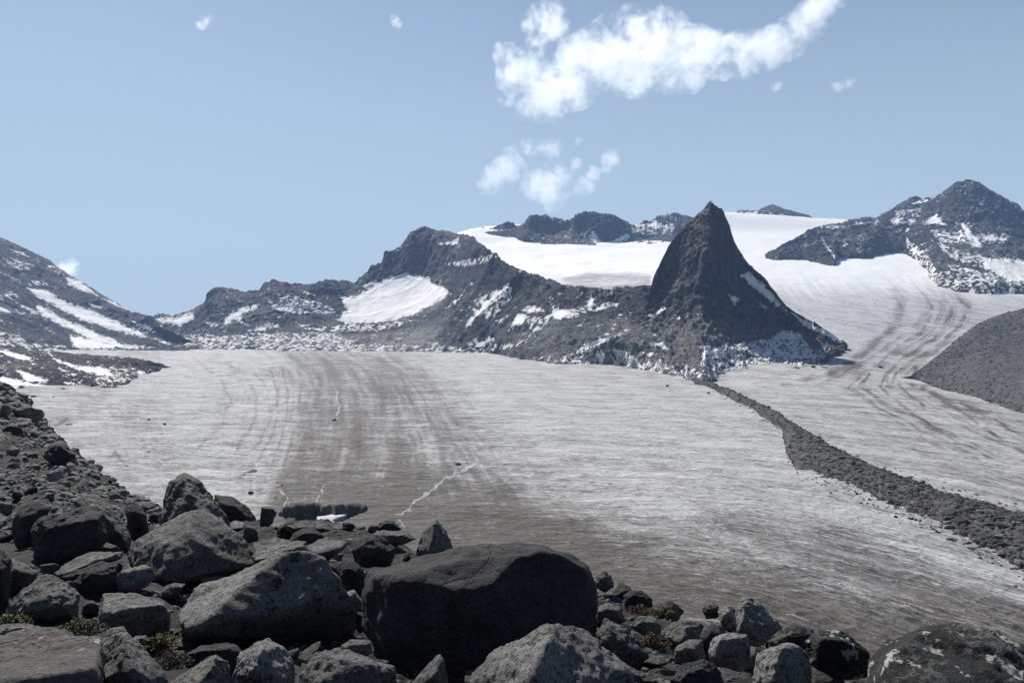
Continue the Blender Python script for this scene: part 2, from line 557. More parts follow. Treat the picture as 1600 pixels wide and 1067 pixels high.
def build_glacier():
    cols = np.concatenate([np.arange(-500, -30, 14.0), np.arange(-30, 1640, 1.7), np.arange(1640, 2100, 14.0)])
    X = [-500, 1050, 1125, 1400, 2100]

    def cv(pys, ds):
        return curve(list(zip(X, pys, ds)), cols)
    f = lambda py: float(plane_d(py))
    C = [cv([1500] * 5, [f(1500)] * 5), cv([1010] * 5, [f(1010)] * 5), cv([850] * 5, [f(850)] * 5), cv([760] * 5, [f(760)] * 5),
         cv([690] * 5, [f(690)] * 5), cv([640] * 5, [f(640)] * 5), cv([600] * 5, [f(600)] * 5),
         cv([572, 572, 566, 560, 566], [f(572), f(572), 1240, 1290, 1290]),
         cv([556, 556, 520, 520, 530], [f(556), f(556), 1700, 1700, 1600]),
         cv([547, 547, 480, 482, 490], [f(547), f(547), 2050, 2050, 1950]),
         cv([543, 543, 440, 440, 450], [f(543), f(543), 2500, 2500, 2350]),
         cv([543.6, 543.6, 400, 398, 410], [2700, 2700, 3000, 3000, 2900]),
         cv([545, 545, 362, 366, 380], [3200, 3200, 3600, 3500, 3400]),
         cv([547, 547, 331, 350, 350], [3900, 3900, 4000, 3900, 3900]),
         cv([560, 560, 350, 372, 372], [4500, 4500, 4700, 4600, 4600])]
    V = loft(C, [8, 100, 60, 50, 40, 32, 30, 30, 30, 30, 30, 24, 22, 6])
    px, py = PROJ(V)
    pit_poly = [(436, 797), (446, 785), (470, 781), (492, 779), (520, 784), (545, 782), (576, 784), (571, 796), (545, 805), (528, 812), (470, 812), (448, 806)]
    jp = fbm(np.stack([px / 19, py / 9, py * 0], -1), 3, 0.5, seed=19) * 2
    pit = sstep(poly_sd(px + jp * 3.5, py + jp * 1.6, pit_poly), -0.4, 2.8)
    tong = sstep(poly_sd(px, py, [(494, 787), (516, 786), (545, 786), (530, 792), (520, 797), (538, 806), (530, 811), (495, 803)]) + jp * 2, -1.0, 1.2)
    rim = sstep(poly_sd(px, py, [(436, 797), (447, 784), (464, 787), (460, 797), (470, 812), (446, 806)]), -1.5, 2)
    P = V.copy()
    big = fbm(V / [160, 160, 400.0], 4, seed=3)
    sm = fbm(V / [14, 9, 60.0], 4, seed=8, ridged=True)
    near = sstep(V[..., 1], 2300, 1500)
    P[..., 2] += (big * 5.0 + sm * 0.9) * (0.25 + 0.75 * near) * (V[..., 1] < 2600) + (V[..., 1] > 2600) * big * 6
    P[..., 2] += -9.5 * pit + 6.5 * pit * tong + 5.5 * pit * rim
    # where it can be crossed by the medial moraine the ice swells a little
    px, py = PROJ(P)
    q = V.shape
    # flow lines
    iso = [(-1, [(-80, 540), (-80, 900)]), (0, [(170, 545), (160, 640), (200, 720), (260, 800), (300, 1000)]),
           (1, [(320, 545), (350, 575), (365, 600), (345, 680), (330, 800), (330, 1000)]),
           (2, [(440, 545), (462, 575), (470, 605), (465, 660), (430, 760), (420, 900), (430, 1000)]),
           (3, [(530, 545), (575, 575), (605, 620), (620, 700), (600, 800), (560, 950)]),
           (4, [(610, 545), (660, 575), (712, 640), (790, 740), (880, 840), (960, 950), (1000, 1000)]),
           (5, [(730, 545), (800, 575), (900, 640), (1080, 750), (1240, 860), (1400, 1000)]),
           (6, [(860, 545), (930, 575), (1080, 640), (1230, 730), (1420, 830), (1650, 960), (1720, 1000)]),
           (7, [(1130, 330), (1150, 420), (1185, 470), (1225, 520), (1230, 560), (1098, 597), (1225, 665), (1340, 740), (1600, 870), (1800, 1000)]),
           (8, [(1185, 330), (1230, 400), (1290, 470), (1320, 530), (1300, 565), (1220, 597), (1320, 660), (1450, 730), (1750, 850), (2000, 1000)]),
           (9, [(1280, 345), (1310, 400), (1400, 470), (1395, 510), (1345, 560), (1320, 590), (1420, 640), (1560, 705), (1800, 800), (2200, 1000)]),
           (10, [(1420, 355), (1430, 400), (1455, 450), (1490, 480), (1470, 530), (1420, 575), (1440, 605), (1600, 690), (1900, 800), (2500, 1000)]),
           (12, [(2100, 330), (2100, 600), (2400, 800), (3000, 1000)])]
    IX = np.stack([interp_px(p, py.ravel()) for _, p in iso])       # S, N
    S = np.array([s for s, _ in iso], float)
    flow = np.full(px.size, -1.0)
    x = px.ravel()
    for k in range(len(S) - 1):
        a, b = IX[k], IX[k + 1]
        sel = (x >= a) & (x < b)
        flow[sel] = S[k] + (S[k + 1] - S[k]) * ((x - a) / np.maximum(b - a, 1e-3))[sel]
    flow[x >= IX[-1]] = 12
    flow = flow.reshape(px.shape)
    across = V[..., 1] + 1.0 * np.maximum(V[..., 0], 0) ** 2 / V[..., 1] - 0.25 * np.minimum(V[..., 0], 0) ** 2 / V[..., 1]
    run = np.log(np.maximum(V[..., 1], 50)) * 6.0
    # what lies on the ice: (polygon, softness px, amount)
    dirt = np.full(px.shape, 0.12)

    def soft(poly, s, a):
        nonlocal dirt
        dirt = dirt + a * sstep(poly_sd(px, py, poly), -s, s)
    soft([(432, 545), (640, 552), (690, 600), (740, 680), (800, 740), (960, 850), (1060, 930), (1050, 1100), (380, 1100), (418, 860), (432, 760), (463, 660), (468, 600)], 34, 0.40)
    soft([(440, 552), (600, 560), (640, 640), (640, 760), (600, 850), (430, 860), (440, 760), (466, 660), (468, 600)], 34, 0.14)
    soft([(380, 770), (640, 740), (800, 770), (960, 820), (1130, 865), (1330, 910), (1700, 960), (1700, 1200), (300, 1200)], 38, 0.37)
    soft([(420, 790), (760, 790), (960, 870), (1150, 915), (1400, 965), (1700, 1015), (1700, 1200), (300, 1200)], 26, 0.32)
    soft([(0, 600), (210, 600), (270, 700), (300, 790), (180, 760), (60, 660)], 25, 0.2)
    soft([(880, 820), (1150, 800), (1330, 860), (1500, 930), (1640, 975), (1640, 1100), (880, 1000)], 30, 0.22)
    soft([(90, 540), (300, 540), (250, 560), (110, 552)], 8, 0.2)
    soft([(700, 555), (1090, 600), (1240, 700), (1300, 800), (1000, 790), (800, 690)], 32, -0.16)
    soft([(1070, 790), (1180, 770), (1330, 840), (1480, 905), (1640, 960), (1640, 990), (1400, 930), (1240, 860)], 14, 0.18)
    soft([(1350, 815), (1500, 850), (1640, 905), (1640, 935), (1480, 890)], 10, -0.2)
    soft([(1290, 630), (1420, 660), (1520, 700), (1500, 750), (1380, 690)], 20, 0.14)
    soft([(1420, 585), (1500, 620), (1640, 670), (1640, 690), (1480, 640)], 6, 0.15)
    soft([(1190, 400), (1420, 400), (1420, 560), (1300, 560)], 30, -0.04)
    band = sstep(poly_sd(px, py, [(410, 545), (660, 552), (730, 620), (800, 700), (900, 800), (1000, 900), (360, 900), (400, 760), (440, 660), (445, 600)]), -20, 22)
    fl = np.stack([flow * 7.0, run * 0.35, px * 0], -1)
    dirt += band * (fbm(fl, 4, 0.65, seed=91) * 0.75 + 0.03) * sstep(py, 900, 700)
    dirt += fbm(np.stack([flow * 4.0, run * 0.25, px * 0 + 5], -1), 4, 0.6, seed=93) * 0.34 * sstep(py, 980, 760)
    lines = [([(1298, 583), (1337, 560), (1375, 528), (1400, 505), (1408, 470), (1395, 452)], 8, 0.42),
             ([(1225, 600), (1265, 592), (1300, 584), (1345, 572)], 4, 0.3),
             ([(1379, 609), (1424, 646), (1469, 672)], 2.2, 0.4), ([(1405, 601), (1446, 639)], 2.2, 0.35),
             ([(1442, 605), (1499, 642), (1562, 684), (1610, 712)], 2.4, 0.4), ([(1500, 630), (1560, 660), (1610, 690)], 2.0, 0.35),
             ([(1325, 605), (1385, 650), (1470, 700)], 2.5, 0.2),
             ([(1375, 600), (1385, 583), (1412, 560), (1455, 532), (1478, 505), (1490, 480), (1465, 452)], 3, 0.35),
             ([(1395, 598), (1402, 580), (1432, 560), (1472, 535), (1500, 508), (1512, 480), (1490, 455)], 3, 0.35),
             ([(1350, 595), (1362, 577), (1390, 552), (1425, 528), (1450, 505), (1458, 480), (1440, 455)], 2.5, 0.3),
             ([(1425, 592), (1430, 575), (1452, 556), (1490, 528)], 4, 0.4),
             ([(470, 606), (466, 640), (455, 690), (436, 750), (428, 800)], 3, 0.12),
             ([(505, 560), (530, 600), (535, 640)], 5, 0.15),
             ([(1000, 905), (1150, 895), (1230, 890)], 2, 0.3), ([(1020, 880), (1130, 875)], 2, 0.2),
             ([(352, 566), (385, 585), (402, 620), (398, 660), (372, 700)], 3, 0.22), ([(300, 560), (345, 590), (360, 625), (345, 665), (310, 700)], 3, 0.16), ([(420, 580), (436, 620), (430, 670), (404, 720), (370, 750)], 2.5, 0.22),
             ([(440, 575), (450, 620), (445, 670), (422, 730)], 2, 0.2), ([(390, 575), (420, 610), (424, 650), (404, 694), (380, 716)], 2, 0.18), ([(240, 640), (300, 652), (350, 640), (385, 610)], 2.5, 0.12),
             ([(180, 705), (200, 728)], 1.5, 0.5), ([(85, 668), (104, 656)], 2.5, 0.5)]
    for off in np.linspace(-34, 60, 15):
        q = random.uniform(-4, 4)
        lines.append(([(1330 + off * 1.6 + q, 604), (1352 + off + q, 584), (1392 + off * .9, 556), (1432 + off * .9 + q, 530), (1462 + off * .8, 504), (1474 + off * .7, 478), (1450 + off * .9, 450)], random.uniform(.9, 2.2), random.uniform(.12, .36)))
    for off in np.linspace(0, 190, 12):
        q = random.uniform(-6, 6)
        lines.append(([(1330 + off * .55 + q, 604 - off * .03), (1372 + off * .7 + q, 636 - off * .06), (1440 + off * .9 + q, 672 - off * .08), (1530 + off + q, 716 - off * .1)], random.uniform(1.2, 2.4), random.uniform(.12, .38)))
    soft([(1300, 590), (1330, 555), (1380, 520), (1405, 470), (1395, 450), (1520, 450), (1530, 480), (1470, 530), (1420, 592)], 12, 0.16)
    wx = px + 7 * fbm(np.stack([px / 45, py / 22, px * 0], -1), 3, seed=95)
    wy = py + 5 * fbm(np.stack([px / 45, py / 22, px * 0 + 8], -1), 3, seed=96)
    brk = np.clip(0.75 + 1.6 * fbm(np.stack([px / 30, py / 14, px * 0], -1), 3, seed=97), 0, 1.4)
    for pts, wd, a in lines:
        dirt += 1.7 * a * brk * np.exp(-(line_d(wx, wy, pts) / wd) ** 2)
    ext = sstep(py, 610, 560) * sstep(px, 1120, 1180)
    clean = np.clip(1.15 - (py - 395) / 95.0, 0, 1) * sstep(px, 1110, 1135)
    clean = np.maximum(clean, 0.5 * sstep(py, 500, 440) * sstep(px, 1140, 1170))
    dirt -= 0.14 * ext
    stream = np.zeros(px.shape)
    for pts, wd in (([(622, 804), (640, 797), (646, 784), (662, 775), (690, 752), (702, 744), (722, 734), (742, 725)], 2.4), ([(527, 657), (529, 640), (526, 612)], 1.6),
                    ([(442, 792), (448, 778), (436, 765)], 1.6), ([(495, 783), (500, 772), (507, 758)], 1.5), ([(632, 822), (622, 812)], 2.2), ([(444, 796), (452, 786)], 2.0)):
        jit = fbm(np.stack([px / 9, py / 9, py * 0], -1), 3, seed=21) * 14
        jit2 = fbm(np.stack([px / 7, py / 9, py * 0], -1), 3, seed=23) * 9
        stream = np.maximum(stream, np.exp(-((line_d(px + jit * .6, py + jit2 * .5, pts)) / (wd * .5)) ** 2))
    stream *= np.clip(0.75 + 0.5 * fbm(np.stack([px / 14, py / 10, py * 0], -1), 2, seed=5), 0, 1)
    stream = np.maximum(stream, 0.9 * tong * pit)
    grit = np.zeros(px.shape)
    for poly, s, a in (([(352, 566), (372, 570), (376, 580), (362, 578)], 4, 1), ([(175, 600), (215, 590), (200, 640), (172, 640)], 7, 0.9), ([(425, 742), (445, 742), (448, 775), (428, 775)], 5, 0.8),
                       ([(1380, 455), (1500, 450), (1530, 480), (1470, 520), (1420, 590), (1330, 590), (1250, 600), (1300, 575), (1390, 520)], 14, 0.55),
                       ([(1100, 600), (1215, 670), (1228, 735), (1300, 768), (1500, 852), (1640, 915), (1640, 800), (1300, 690), (1100, 592)], 11, 0.95),
                       ([(1100, 580), (1250, 583), (1330, 545), (1340, 560), (1260, 600), (1100, 605)], 9, 0.7)):
        grit = np.maximum(grit, a * sstep(poly_sd(px, py, poly), -s, s))
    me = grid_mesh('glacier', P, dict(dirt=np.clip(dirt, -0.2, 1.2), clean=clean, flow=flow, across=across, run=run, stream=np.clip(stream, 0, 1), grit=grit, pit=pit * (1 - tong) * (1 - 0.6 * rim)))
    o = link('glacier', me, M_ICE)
    tag(o, 'grey and white ribbed glacier ice filling the valley below the peaks', 'glacier', kind='structure')
    return P


GL = build_glacier()


def glacier_z(x, y):
    """ice height at a world point (nearest vertex of the sheet)"""
    d2 = (GL[..., 0] - x) ** 2 + (GL[..., 1] - y) ** 2
    return float(GL.reshape(-1, 3)[int(np.argmin(d2)), 2])


# ------------------------------------------------------------------ rock masses
def gsmooth(c, sig):
    """soften a control curve along its length"""
    if sig <= 0:
        return c
    k = int(sig * 3)
    w_ = np.exp(-0.5 * (np.arange(-k, k + 1) / sig) ** 2)
    w_ /= w_.sum()
    p = np.pad(c, ((k, k), (0, 0)), mode='reflect', reflect_type='odd')
    return np.stack([np.convolve(p[:, i], w_, 'valid') for i in range(3)], 1)


def rockmass(name, label, cat, curves, rows, cols, mat, snow, amp, scale, broken=(), pale=(), mostly=(), skyjag=2.0, back=(300, -200), seed=0, skip_top=0.25, snowcap=-14, sm=5.0, gully=0.0, fleck=-1.75, streak=(1.0, 1.0), fade=14):
    cv = [curve(c, cols) if not callable(c) else c(cols) for c in curves]
    sky = cv[0]
    j = fbm(np.stack([cols / 11.0, cols * 0 + seed, cols * 0], -1), 4, 0.6, seed=seed + 40)
    j2 = fbm(np.stack([cols / 3.6, cols * 0 + seed, cols * 0], -1), 3, 0.6, seed=seed + 60, ridged=True)
    sky[:, 2] += (j * 2.4 + j2 * 1.5) * skyjag * sky[:, 1] / FPX
    for c_ in cv[1:-2]:
        c_[:] = gsmooth(c_, sm)
    B = sky.copy()
    B[:, 1] += back[0]
    B[:, 0] *= (B[:, 1] / sky[:, 1])
    B[:, 2] += back[1]
    V = loft([B] + cv, [14] + rows)
    n = gnormals(V)
    p = V * np.array([1, 1, 0.55]) / scale
    r = fbm(p, 5, 0.55, seed=seed, ridged=True)
    r2 = fbm(V / (scale * 0.085), 4, 0.6, seed=seed + 9)
    if gully:
        r = r + gully * fbm(V * np.array([1, 0.6, 0.16]) / (scale * 0.3), 4, 0.6, seed=seed + 17, ridged=True)
    R = V.shape[0]
    t = np.arange(R)
    top = 14
    prof = skip_top + (1 - skip_top) * sstep(np.abs(t - top), 0, fade)
    prof = prof[:, None, None] * np.ones(V.shape[:2] + (1,))
    vx, vy = PROJ(V)
    for poly in snow:
        prof *= 1 - 0.72 * sstep(poly_sd(vx, vy, poly), 1, 7)[..., None]
    Q = V + n * ((r * amp + r2 * amp * 0.28)[..., None]) * prof
    px, py = PROJ(Q)
    slope = gnormals(gsm2(V))[..., 2]
    sd = -11.0 + (11.0 + fleck) * sstep(slope, 0.30, 0.62) + 2.2 * fbm(V / [140, 140, 140.], 3, seed=seed + 31)
    su, sv = px * streak[0] + py * streak[1], px * streak[1] - py * streak[0]
    sd += 3.4 * fbm(np.stack([su / 8.0, sv / 60.0, px * 0 + seed], -1), 4, 0.6, seed=seed + 50) * sstep(slope, 0.25, 0.5)
    for poly in snow:
        sd = np.maximum(sd, np.minimum(poly_sd(px, py, poly), 7) + 0.6)
    cut = np.clip(fbm(np.stack([su / 4.5, sv / 26.0, px * 0 + seed + 3], -1), 4, 0.65, seed=seed + 70) - 0.05, 0, 1)
    sd = np.where(sd > 0, sd - 13 * cut, sd)
    for poly in broken:
        sd = np.maximum(sd, np.minimum(poly_sd(px, py, poly) * 0.7, 0.4) - 0.2)
    for poly in mostly:
        sd = np.maximum(sd, np.minimum(poly_sd(px, py, poly) * 0.5, 1.2) - 0.1)
    pl_ = np.zeros(px.shape)
    for poly, s, a in pale:
        pl_ = np.maximum(pl_, a * sstep(poly_sd(px, py, poly), -s, s))
    me = grid_mesh(name, Q, dict(snow=np.clip(sd, -20, 8), pale=pl_))
    o = link(name, me, mat)
    tag(o, label, cat, kind='structure')
    return Q


def gsm2(V):
    P = V.copy()
    for _ in range(6):
        P[1:-1, 1:-1] = (P[:-2, 1:-1] + P[2:, 1:-1] + P[1:-1, :-2] + P[1:-1, 2:]) / 4
    return P


def below(pts, dy=70, dz=-22):
    def f(cols):
        c = curve(pts, cols)
        k = (c[:, 1] - dy) / c[:, 1]
        c[:, 0] *= k
        c[:, 1] -= dy
        c[:, 2] += dz
        return c
    return f


# --- left mountain
lm_foot = pl([(-500, 575), (-100, 566), (0, 556), (60, 551), (110, 548), (200, 547), (330, 547)])
rockmass('mountain', 'long dark mountainside striped with snow, sloping down from the left edge', 'mountain',
         [[(-500, 150, 2950), (-200, 290, 3050), (0, 371, 3150), (30, 383.5, 3200), (69, 403, 3230), (93, 419.5, 3140), (120, 436, 3035), (150, 455, 2925), (180, 472, 2825), (204, 485, 2755), (234, 493, 2655), (255, 511, 2550), (285, 526, 2400), (312, 544, 2300), (330, 549, 2280)],
          [(-500, 330, 2400), (-200, 400, 2450), (0, 450, 2590), (100, 480, 2697), (200, 515, 2583), (285, 536, 2460), (330, 549, 2260)],
          [(-500, 480, 1900), (-200, 510, 2000), (0, 515, 2120), (100, 522, 2347), (200, 535, 2343), (285, 543, 2300), (330, 550, 2210)],
          lm_foot, below(lm_foot)],
         [70, 60, 40, 8], np.arange(-500, 331, 1.6), M_LEFT,
         [[(40, 449), (75, 455), (99, 469), (129, 479), (168, 496), (210, 514), (240, 529), (210, 524), (168, 513), (129, 501), (90, 480), (57, 463)],
          [(103, 431), (132, 443), (156, 463), (129, 456), (105, 444)], [(159, 466), (180, 473), (207, 487), (183, 480)], [(138, 473), (165, 482), (144, 480)],
          [(54, 476), (78, 484), (105, 502), (126, 508), (156, 523), (192, 535), (186, 541), (144, 532), (108, 514), (66, 493)],
          [(24, 472), (42, 480), (66, 492), (48, 489)], [(72, 413), (93, 421), (78, 417)], [(51, 439), (75, 443), (60, 446)],
          [(0, 460), (12, 472), (0, 471)], [(-60, 455), (18, 487), (15, 490), (-60, 470)], [(108, 523), (144, 529), (198, 538), (240, 543), (144, 546), (114, 541)],
          [(207, 502), (228, 508), (249, 520), (222, 514)], [(243, 529), (264, 535), (276, 542), (255, 536)], [(-200, 380), (-60, 410), (-40, 425), (-200, 400)], [(-220, 450), (-60, 480), (-80, 495), (-220, 470)]],
         26, 260, broken=[[(0, 400), (18, 404), (45, 413), (48, 424), (27, 420), (6, 408)], [(12, 389), (33, 395), (48, 400), (30, 398)], [(0, 425), (30, 436), (48, 445), (18, 435)],
                          [(9, 451), (30, 463), (18, 468), (8, 462)], [(-30, 515), (30, 524), (48, 541), (18, 538), (-30, 530)], [(0, 535), (100, 540), (108, 550), (0, 556)], [(108, 523), (200, 538), (130, 525)]],
         seed=3, skyjag=0.5, back=(500, -200), streak=(-0.5, 1.0), fleck=-2.1)

# --- the low rocky tongue at the left rim of the ice
bd_foot = pl([(-500, 650), (-100, 628), (0, 611), (40, 606), (80, 602), (130, 602), (172, 606), (195, 600), (215, 590), (240, 580), (266, 574.6)])
rockmass('lateral_moraine', 'low dark rock tongue with snow streaks at the far left rim of the ice', 'moraine',
         [[(-500, 520, 1100), (-100, 530, 1250), (0, 540, 1380), (60, 547, 1350), (110, 552, 1320), (150, 555, 1305), (180, 557, 1300), (210, 560, 1300), (230, 563, 1320), (250, 568, 1355), (266, 573.5, 1385)],
          [(-500, 600, 880), (-100, 585, 980), (0, 578, 1090), (70, 576, 1125), (130, 577, 1130), (180, 580, 1135), (210, 576, 1200), (230, 571, 1280), (250, 571, 1345), (266, 574, 1372)],
          bd_foot, below(bd_foot, 20, -9)],
         [30, 36, 6], np.arange(-500, 267, 1.6), M_BAND,
         [[(-60, 540), (0, 545), (30, 553), (60, 562), (36, 564), (0, 552)], [(75, 551), (99, 565), (120, 571), (159, 574), (180, 588), (150, 586), (120, 577), (90, 566)],
          [(24, 577), (45, 583), (78, 596), (42, 598)], [(-60, 570), (0, 586), (30, 598), (33, 607), (18, 606), (0, 596), (-60, 590)], [(90, 574), (120, 587), (105, 585)],
          [(216, 578), (231, 583), (216, 589)], [(99, 596), (129, 599), (104, 602)], [(0, 588), (60, 600), (130, 606), (40, 606)]],
         7.5, 48, fleck=-1.5, streak=(-0.4, 1.0), broken=[[(150, 575), (190, 582), (200, 600), (150, 596)], [(140, 570), (215, 575), (190, 585)]], seed=5, skyjag=0.6, back=(120, -22), skip_top=0.5)

# --- the ridge behind the ice
rd_foot = pl([(200, 545), (240, 545), (300, 546), (440, 548), (600, 549), (700, 551), (761, 552), (822, 563), (871, 568), (964, 571), (1025, 581), (1065, 589), (1110, 597)])
RDQ = rockmass('mountain_ridge', 'jagged dark ridge with snow basins rising behind the glacier left of the pyramid peak', 'ridge',
         [[(200, 500, 3250), (225, 496, 3250), (240, 494, 3200), (255, 490, 3150), (273, 493, 3050), (294, 487, 2950), (321, 472, 2900), (327, 457, 2900), (333, 451, 2900), (354, 450, 2900), (384, 455, 2900), (405, 452, 2900), (411, 443, 2900), (427, 436, 2900), (444, 442, 2900), (470, 444, 2900), (484, 443, 2900), (513, 436, 2900), (535, 440, 2950), (556, 443, 2950), (561, 433, 2900), (577, 424, 2900), (580, 416, 2900), (597, 409, 2900), (602, 397, 2900), (618, 390, 2900), (632, 379, 2900), (642, 363, 2900), (664, 353.5, 2900), (683, 359, 2850), (711, 364, 2750), (731, 366, 2650), (745, 378, 2500), (761, 387, 2350), (785, 406, 2150), (818, 424, 2000), (845, 430, 1950), (871, 442, 1900), (879, 450, 1880), (907, 446, 1850), (944, 452, 1800), (984, 446, 1760), (1017, 444, 1730), (1060, 450, 1700), (1110, 470, 1650)],
          [(200, 510, 3100), (240, 505, 3050), (300, 500, 2760), (333, 492, 2640), (430, 474, 2640), (520, 465, 2720), (560, 458, 2760), (600, 444, 2760), (640, 432, 2740), (664, 433, 2700), (700, 435, 2500), (740, 442, 2280), (800, 465, 1980), (871, 478, 1760), (950, 488, 1640), (1060, 492, 1550), (1110, 500, 1500)],
          [(200, 530, 2950), (240, 525, 2850), (330, 518, 2480), (430, 510, 2480), (560, 502, 2480), (640, 494, 2420), (700, 495, 2230), (761, 503, 2000), (800, 511, 1860), (871, 523, 1600), (950, 533, 1430), (1060, 540, 1300), (1110, 545, 1280)],
          rd_foot, below(rd_foot)],
         [84, 62, 48, 8], np.arange(200, 1111, 1.5), M_RIDGE,
         [[(240, 498), (271, 495), (302, 486), (303, 499), (281, 509), (258, 507)], [(353, 495), (363, 488), (381, 480), (405, 474), (401, 481), (378, 491), (377, 502), (388, 509), (367, 499), (350, 509)],
          [(319, 502), (343, 507), (346, 512), (329, 509)], [(384, 518), (422, 505), (439, 508), (412, 516)], [(415, 466), (436, 478), (456, 481), (487, 488), (470, 490), (432, 484)], [(460, 449), (491, 461), (474, 458)],
          [(532, 464), (559, 461), (580, 447), (607, 433), (638, 427), (669, 433), (676, 444), (690, 447), (704, 459), (673, 478), (638, 495), (594, 504), (542, 506), (522, 499), (542, 485)],
          [(566, 447), (587, 439), (594, 447), (573, 454)], [(685, 382), (717, 373), (714, 382)],
          [(797, 447), (779, 461), (752, 488), (724, 519), (730, 505), (741, 492), (772, 457)], [(738, 482), (759, 485), (748, 494)], [(697, 482), (721, 461), (711, 475)], [(769, 509), (793, 494), (780, 503)],
          [(745, 543), (765, 527), (772, 530), (757, 543)], [(773, 505), (789, 497), (780, 506)], [(797, 511), (810, 489), (826, 493), (815, 508)], [(810, 485), (834, 477), (850, 485), (826, 490)], [(858, 497), (864, 480), (903, 489), (907, 493), (875, 499)],
          [(915, 485), (923, 461), (929, 465), (928, 480), (944, 474), (968, 476), (932, 486)], [(895, 554), (915, 538), (936, 530), (960, 525), (940, 538), (923, 550)], [(991, 536), (1007, 532), (1005, 540)], [(1017, 538), (1037, 534), (1043, 546)],
          [(822, 511), (844, 513), (836, 517)], [(1015, 493), (1037, 479), (1041, 485), (1022, 494)]],
         22, 230,
         broken=[[(284, 523), (336, 523), (388, 526), (400, 538), (319, 541), (295, 534)], [(435, 460), (470, 465), (515, 478), (525, 490), (480, 488), (440, 478)], [(460, 502), (491, 512), (542, 508), (594, 505), (650, 500), (600, 516), (508, 519), (473, 513)],
                 [(697, 413), (731, 406), (772, 397), (779, 402), (748, 412), (724, 416)], [(728, 534), (753, 534), (785, 540), (822, 531), (830, 530), (797, 545), (753, 548)], [(936, 517), (956, 512), (950, 524)],
                 [(820, 500), (960, 470), (940, 480), (830, 510)], [(740, 470), (800, 440), (800, 470), (760, 500)], [(830, 560), (960, 545), (1090, 560), (1095, 590), (1000, 578), (870, 566)], [(390, 520), (520, 520), (560, 535), (300, 543)], [(290, 534), (500, 538), (700, 540), (765, 548), (760, 556), (290, 552)]],
         pale=[([(780, 520), (880, 495), (1060, 505), (1110, 520), (1110, 600), (860, 570), (780, 555)], 14, 0.42), ([(442, 536), (456, 526), (559, 525), (662, 512), (690, 512), (680, 530), (700, 545), (594, 548), (430, 548)], 6, 1.0), ([(540, 495), (640, 480), (700, 460), (690, 480), (620, 505)], 6, 0.8),
               ([(820, 560), (1000, 555), (1100, 570), (1100, 600), (870, 572)], 10, 0.8)], seed=12, fleck=-1.9, gully=0.35, skyjag=1.9, back=(350, -220))

# --- upper snowfield
sf_cols = np.arange(700, 1130, 2.2)
SV = loft([curve([(700, 480, 2900), (800, 500, 2350), (880, 520, 2150), (1130, 520, 2100)], sf_cols), curve([(700, 440, 2950), (800, 458, 2450), (880, 468, 2280), (1130, 470, 2250)], sf_cols), curve([(700, 410, 3000), (800, 425, 2650), (880, 440, 2500), (1130, 430, 2500)], sf_cols), curve([(700, 388, 3150), (850, 402, 3000), (1130, 392, 3000)], sf_cols),
           curve([(700, 376, 3350), (735, 366, 3400), (790, 366, 3500), (1130, 372, 3450)], sf_cols), curve([(700, 372, 3700), (735, 358, 3650), (800, 352, 3800), (1130, 352, 3800)], sf_cols), curve([(700, 382, 4100), (1130, 370, 4100)], sf_cols)], [10, 30, 30, 26, 16, 6])
SV[..., 2] += fbm(SV / [220, 220, 500.], 4, seed=31) * 10
px, py = PROJ(SV)
dd = np.zeros(px.shape)
for poly, s, a in (([(880, 432), (920, 424), (1020, 428), (1020, 455), (900, 455), (872, 446)], 8, 0.85), ([(790, 372), (860, 372), (900, 378), (820, 380)], 6, 0.25), ([(870, 372), (930, 380), (1000, 384), (990, 392), (900, 384)], 5, 0.3)):
    dd = np.maximum(dd, a * sstep(poly_sd(px, py, poly), -s, s))
tag(link('snowfield', grid_mesh('snowfield', SV, dict(dirt=dd)), M_SNOW), 'smooth white upper snowfield between the dark ridge and the pyramid peak', 'snowfield', kind='structure')

# --- crags above the snowfield
rockmass('crag_ridge', 'broken line of dark crags along the skyline above the upper snowfield', 'ridge',
         [[(715, 370, 3550), (731, 360, 3600), (765, 358, 3600), (783, 351, 3600), (793, 346, 3600), (800, 348, 3600), (810, 355, 3600), (818, 347, 3500), (830, 336, 3500), (854, 338, 3500), (880, 342, 3500), (891, 345, 3500), (897, 338, 3450), (903, 333, 3450), (919, 330, 3450), (940, 332, 3450), (960, 338, 3450), (976, 343, 3500), (992, 353, 3500), (1004, 348, 3550), (1017, 343, 3600), (1035, 336, 3650), (1053, 332, 3650), (1074, 338, 3650), (1095, 345, 3650), (1110, 350, 3650)],
          [(715, 372, 3520), (731, 363, 3560), (783, 358, 3560), (805, 360, 3540), (818, 360, 3420), (854, 363, 3420), (891, 360, 3420), (919, 372, 3320), (952, 379, 3300), (992, 376, 3320), (1053, 365, 3420), (1110, 362, 3450)],
          [(715, 384, 3380), (731, 368, 3480), (783, 361, 3480), (805, 364, 3460), (818, 370, 3330), (854, 373, 3330), (891, 369, 3330), (919, 382, 3230), (952, 390, 3200), (992, 386, 3220), (1053, 376, 3300), (1110, 376, 3300)],
          [(715, 400, 3300), (805, 385, 3350), (854, 400, 3200), (952, 420, 3050), (1110, 410, 3150)]],
         [44, 18, 6], np.arange(715, 1111, 1.3), M_RIDGE,
         [[(993, 353), (1021, 347), (1053, 351), (1053, 361), (1017, 356)], [(919, 369), (927, 361), (940, 379), (928, 381)], [(956, 377), (980, 365), (984, 373), (966, 379)], [(1015, 344), (1030, 345), (1024, 349)]],
         14, 120, broken=[[(985, 355), (1050, 358), (1050, 366), (990, 366)]], seed=22, gully=0.4, skyjag=2.4, back=(200, -130), skip_top=0.4)

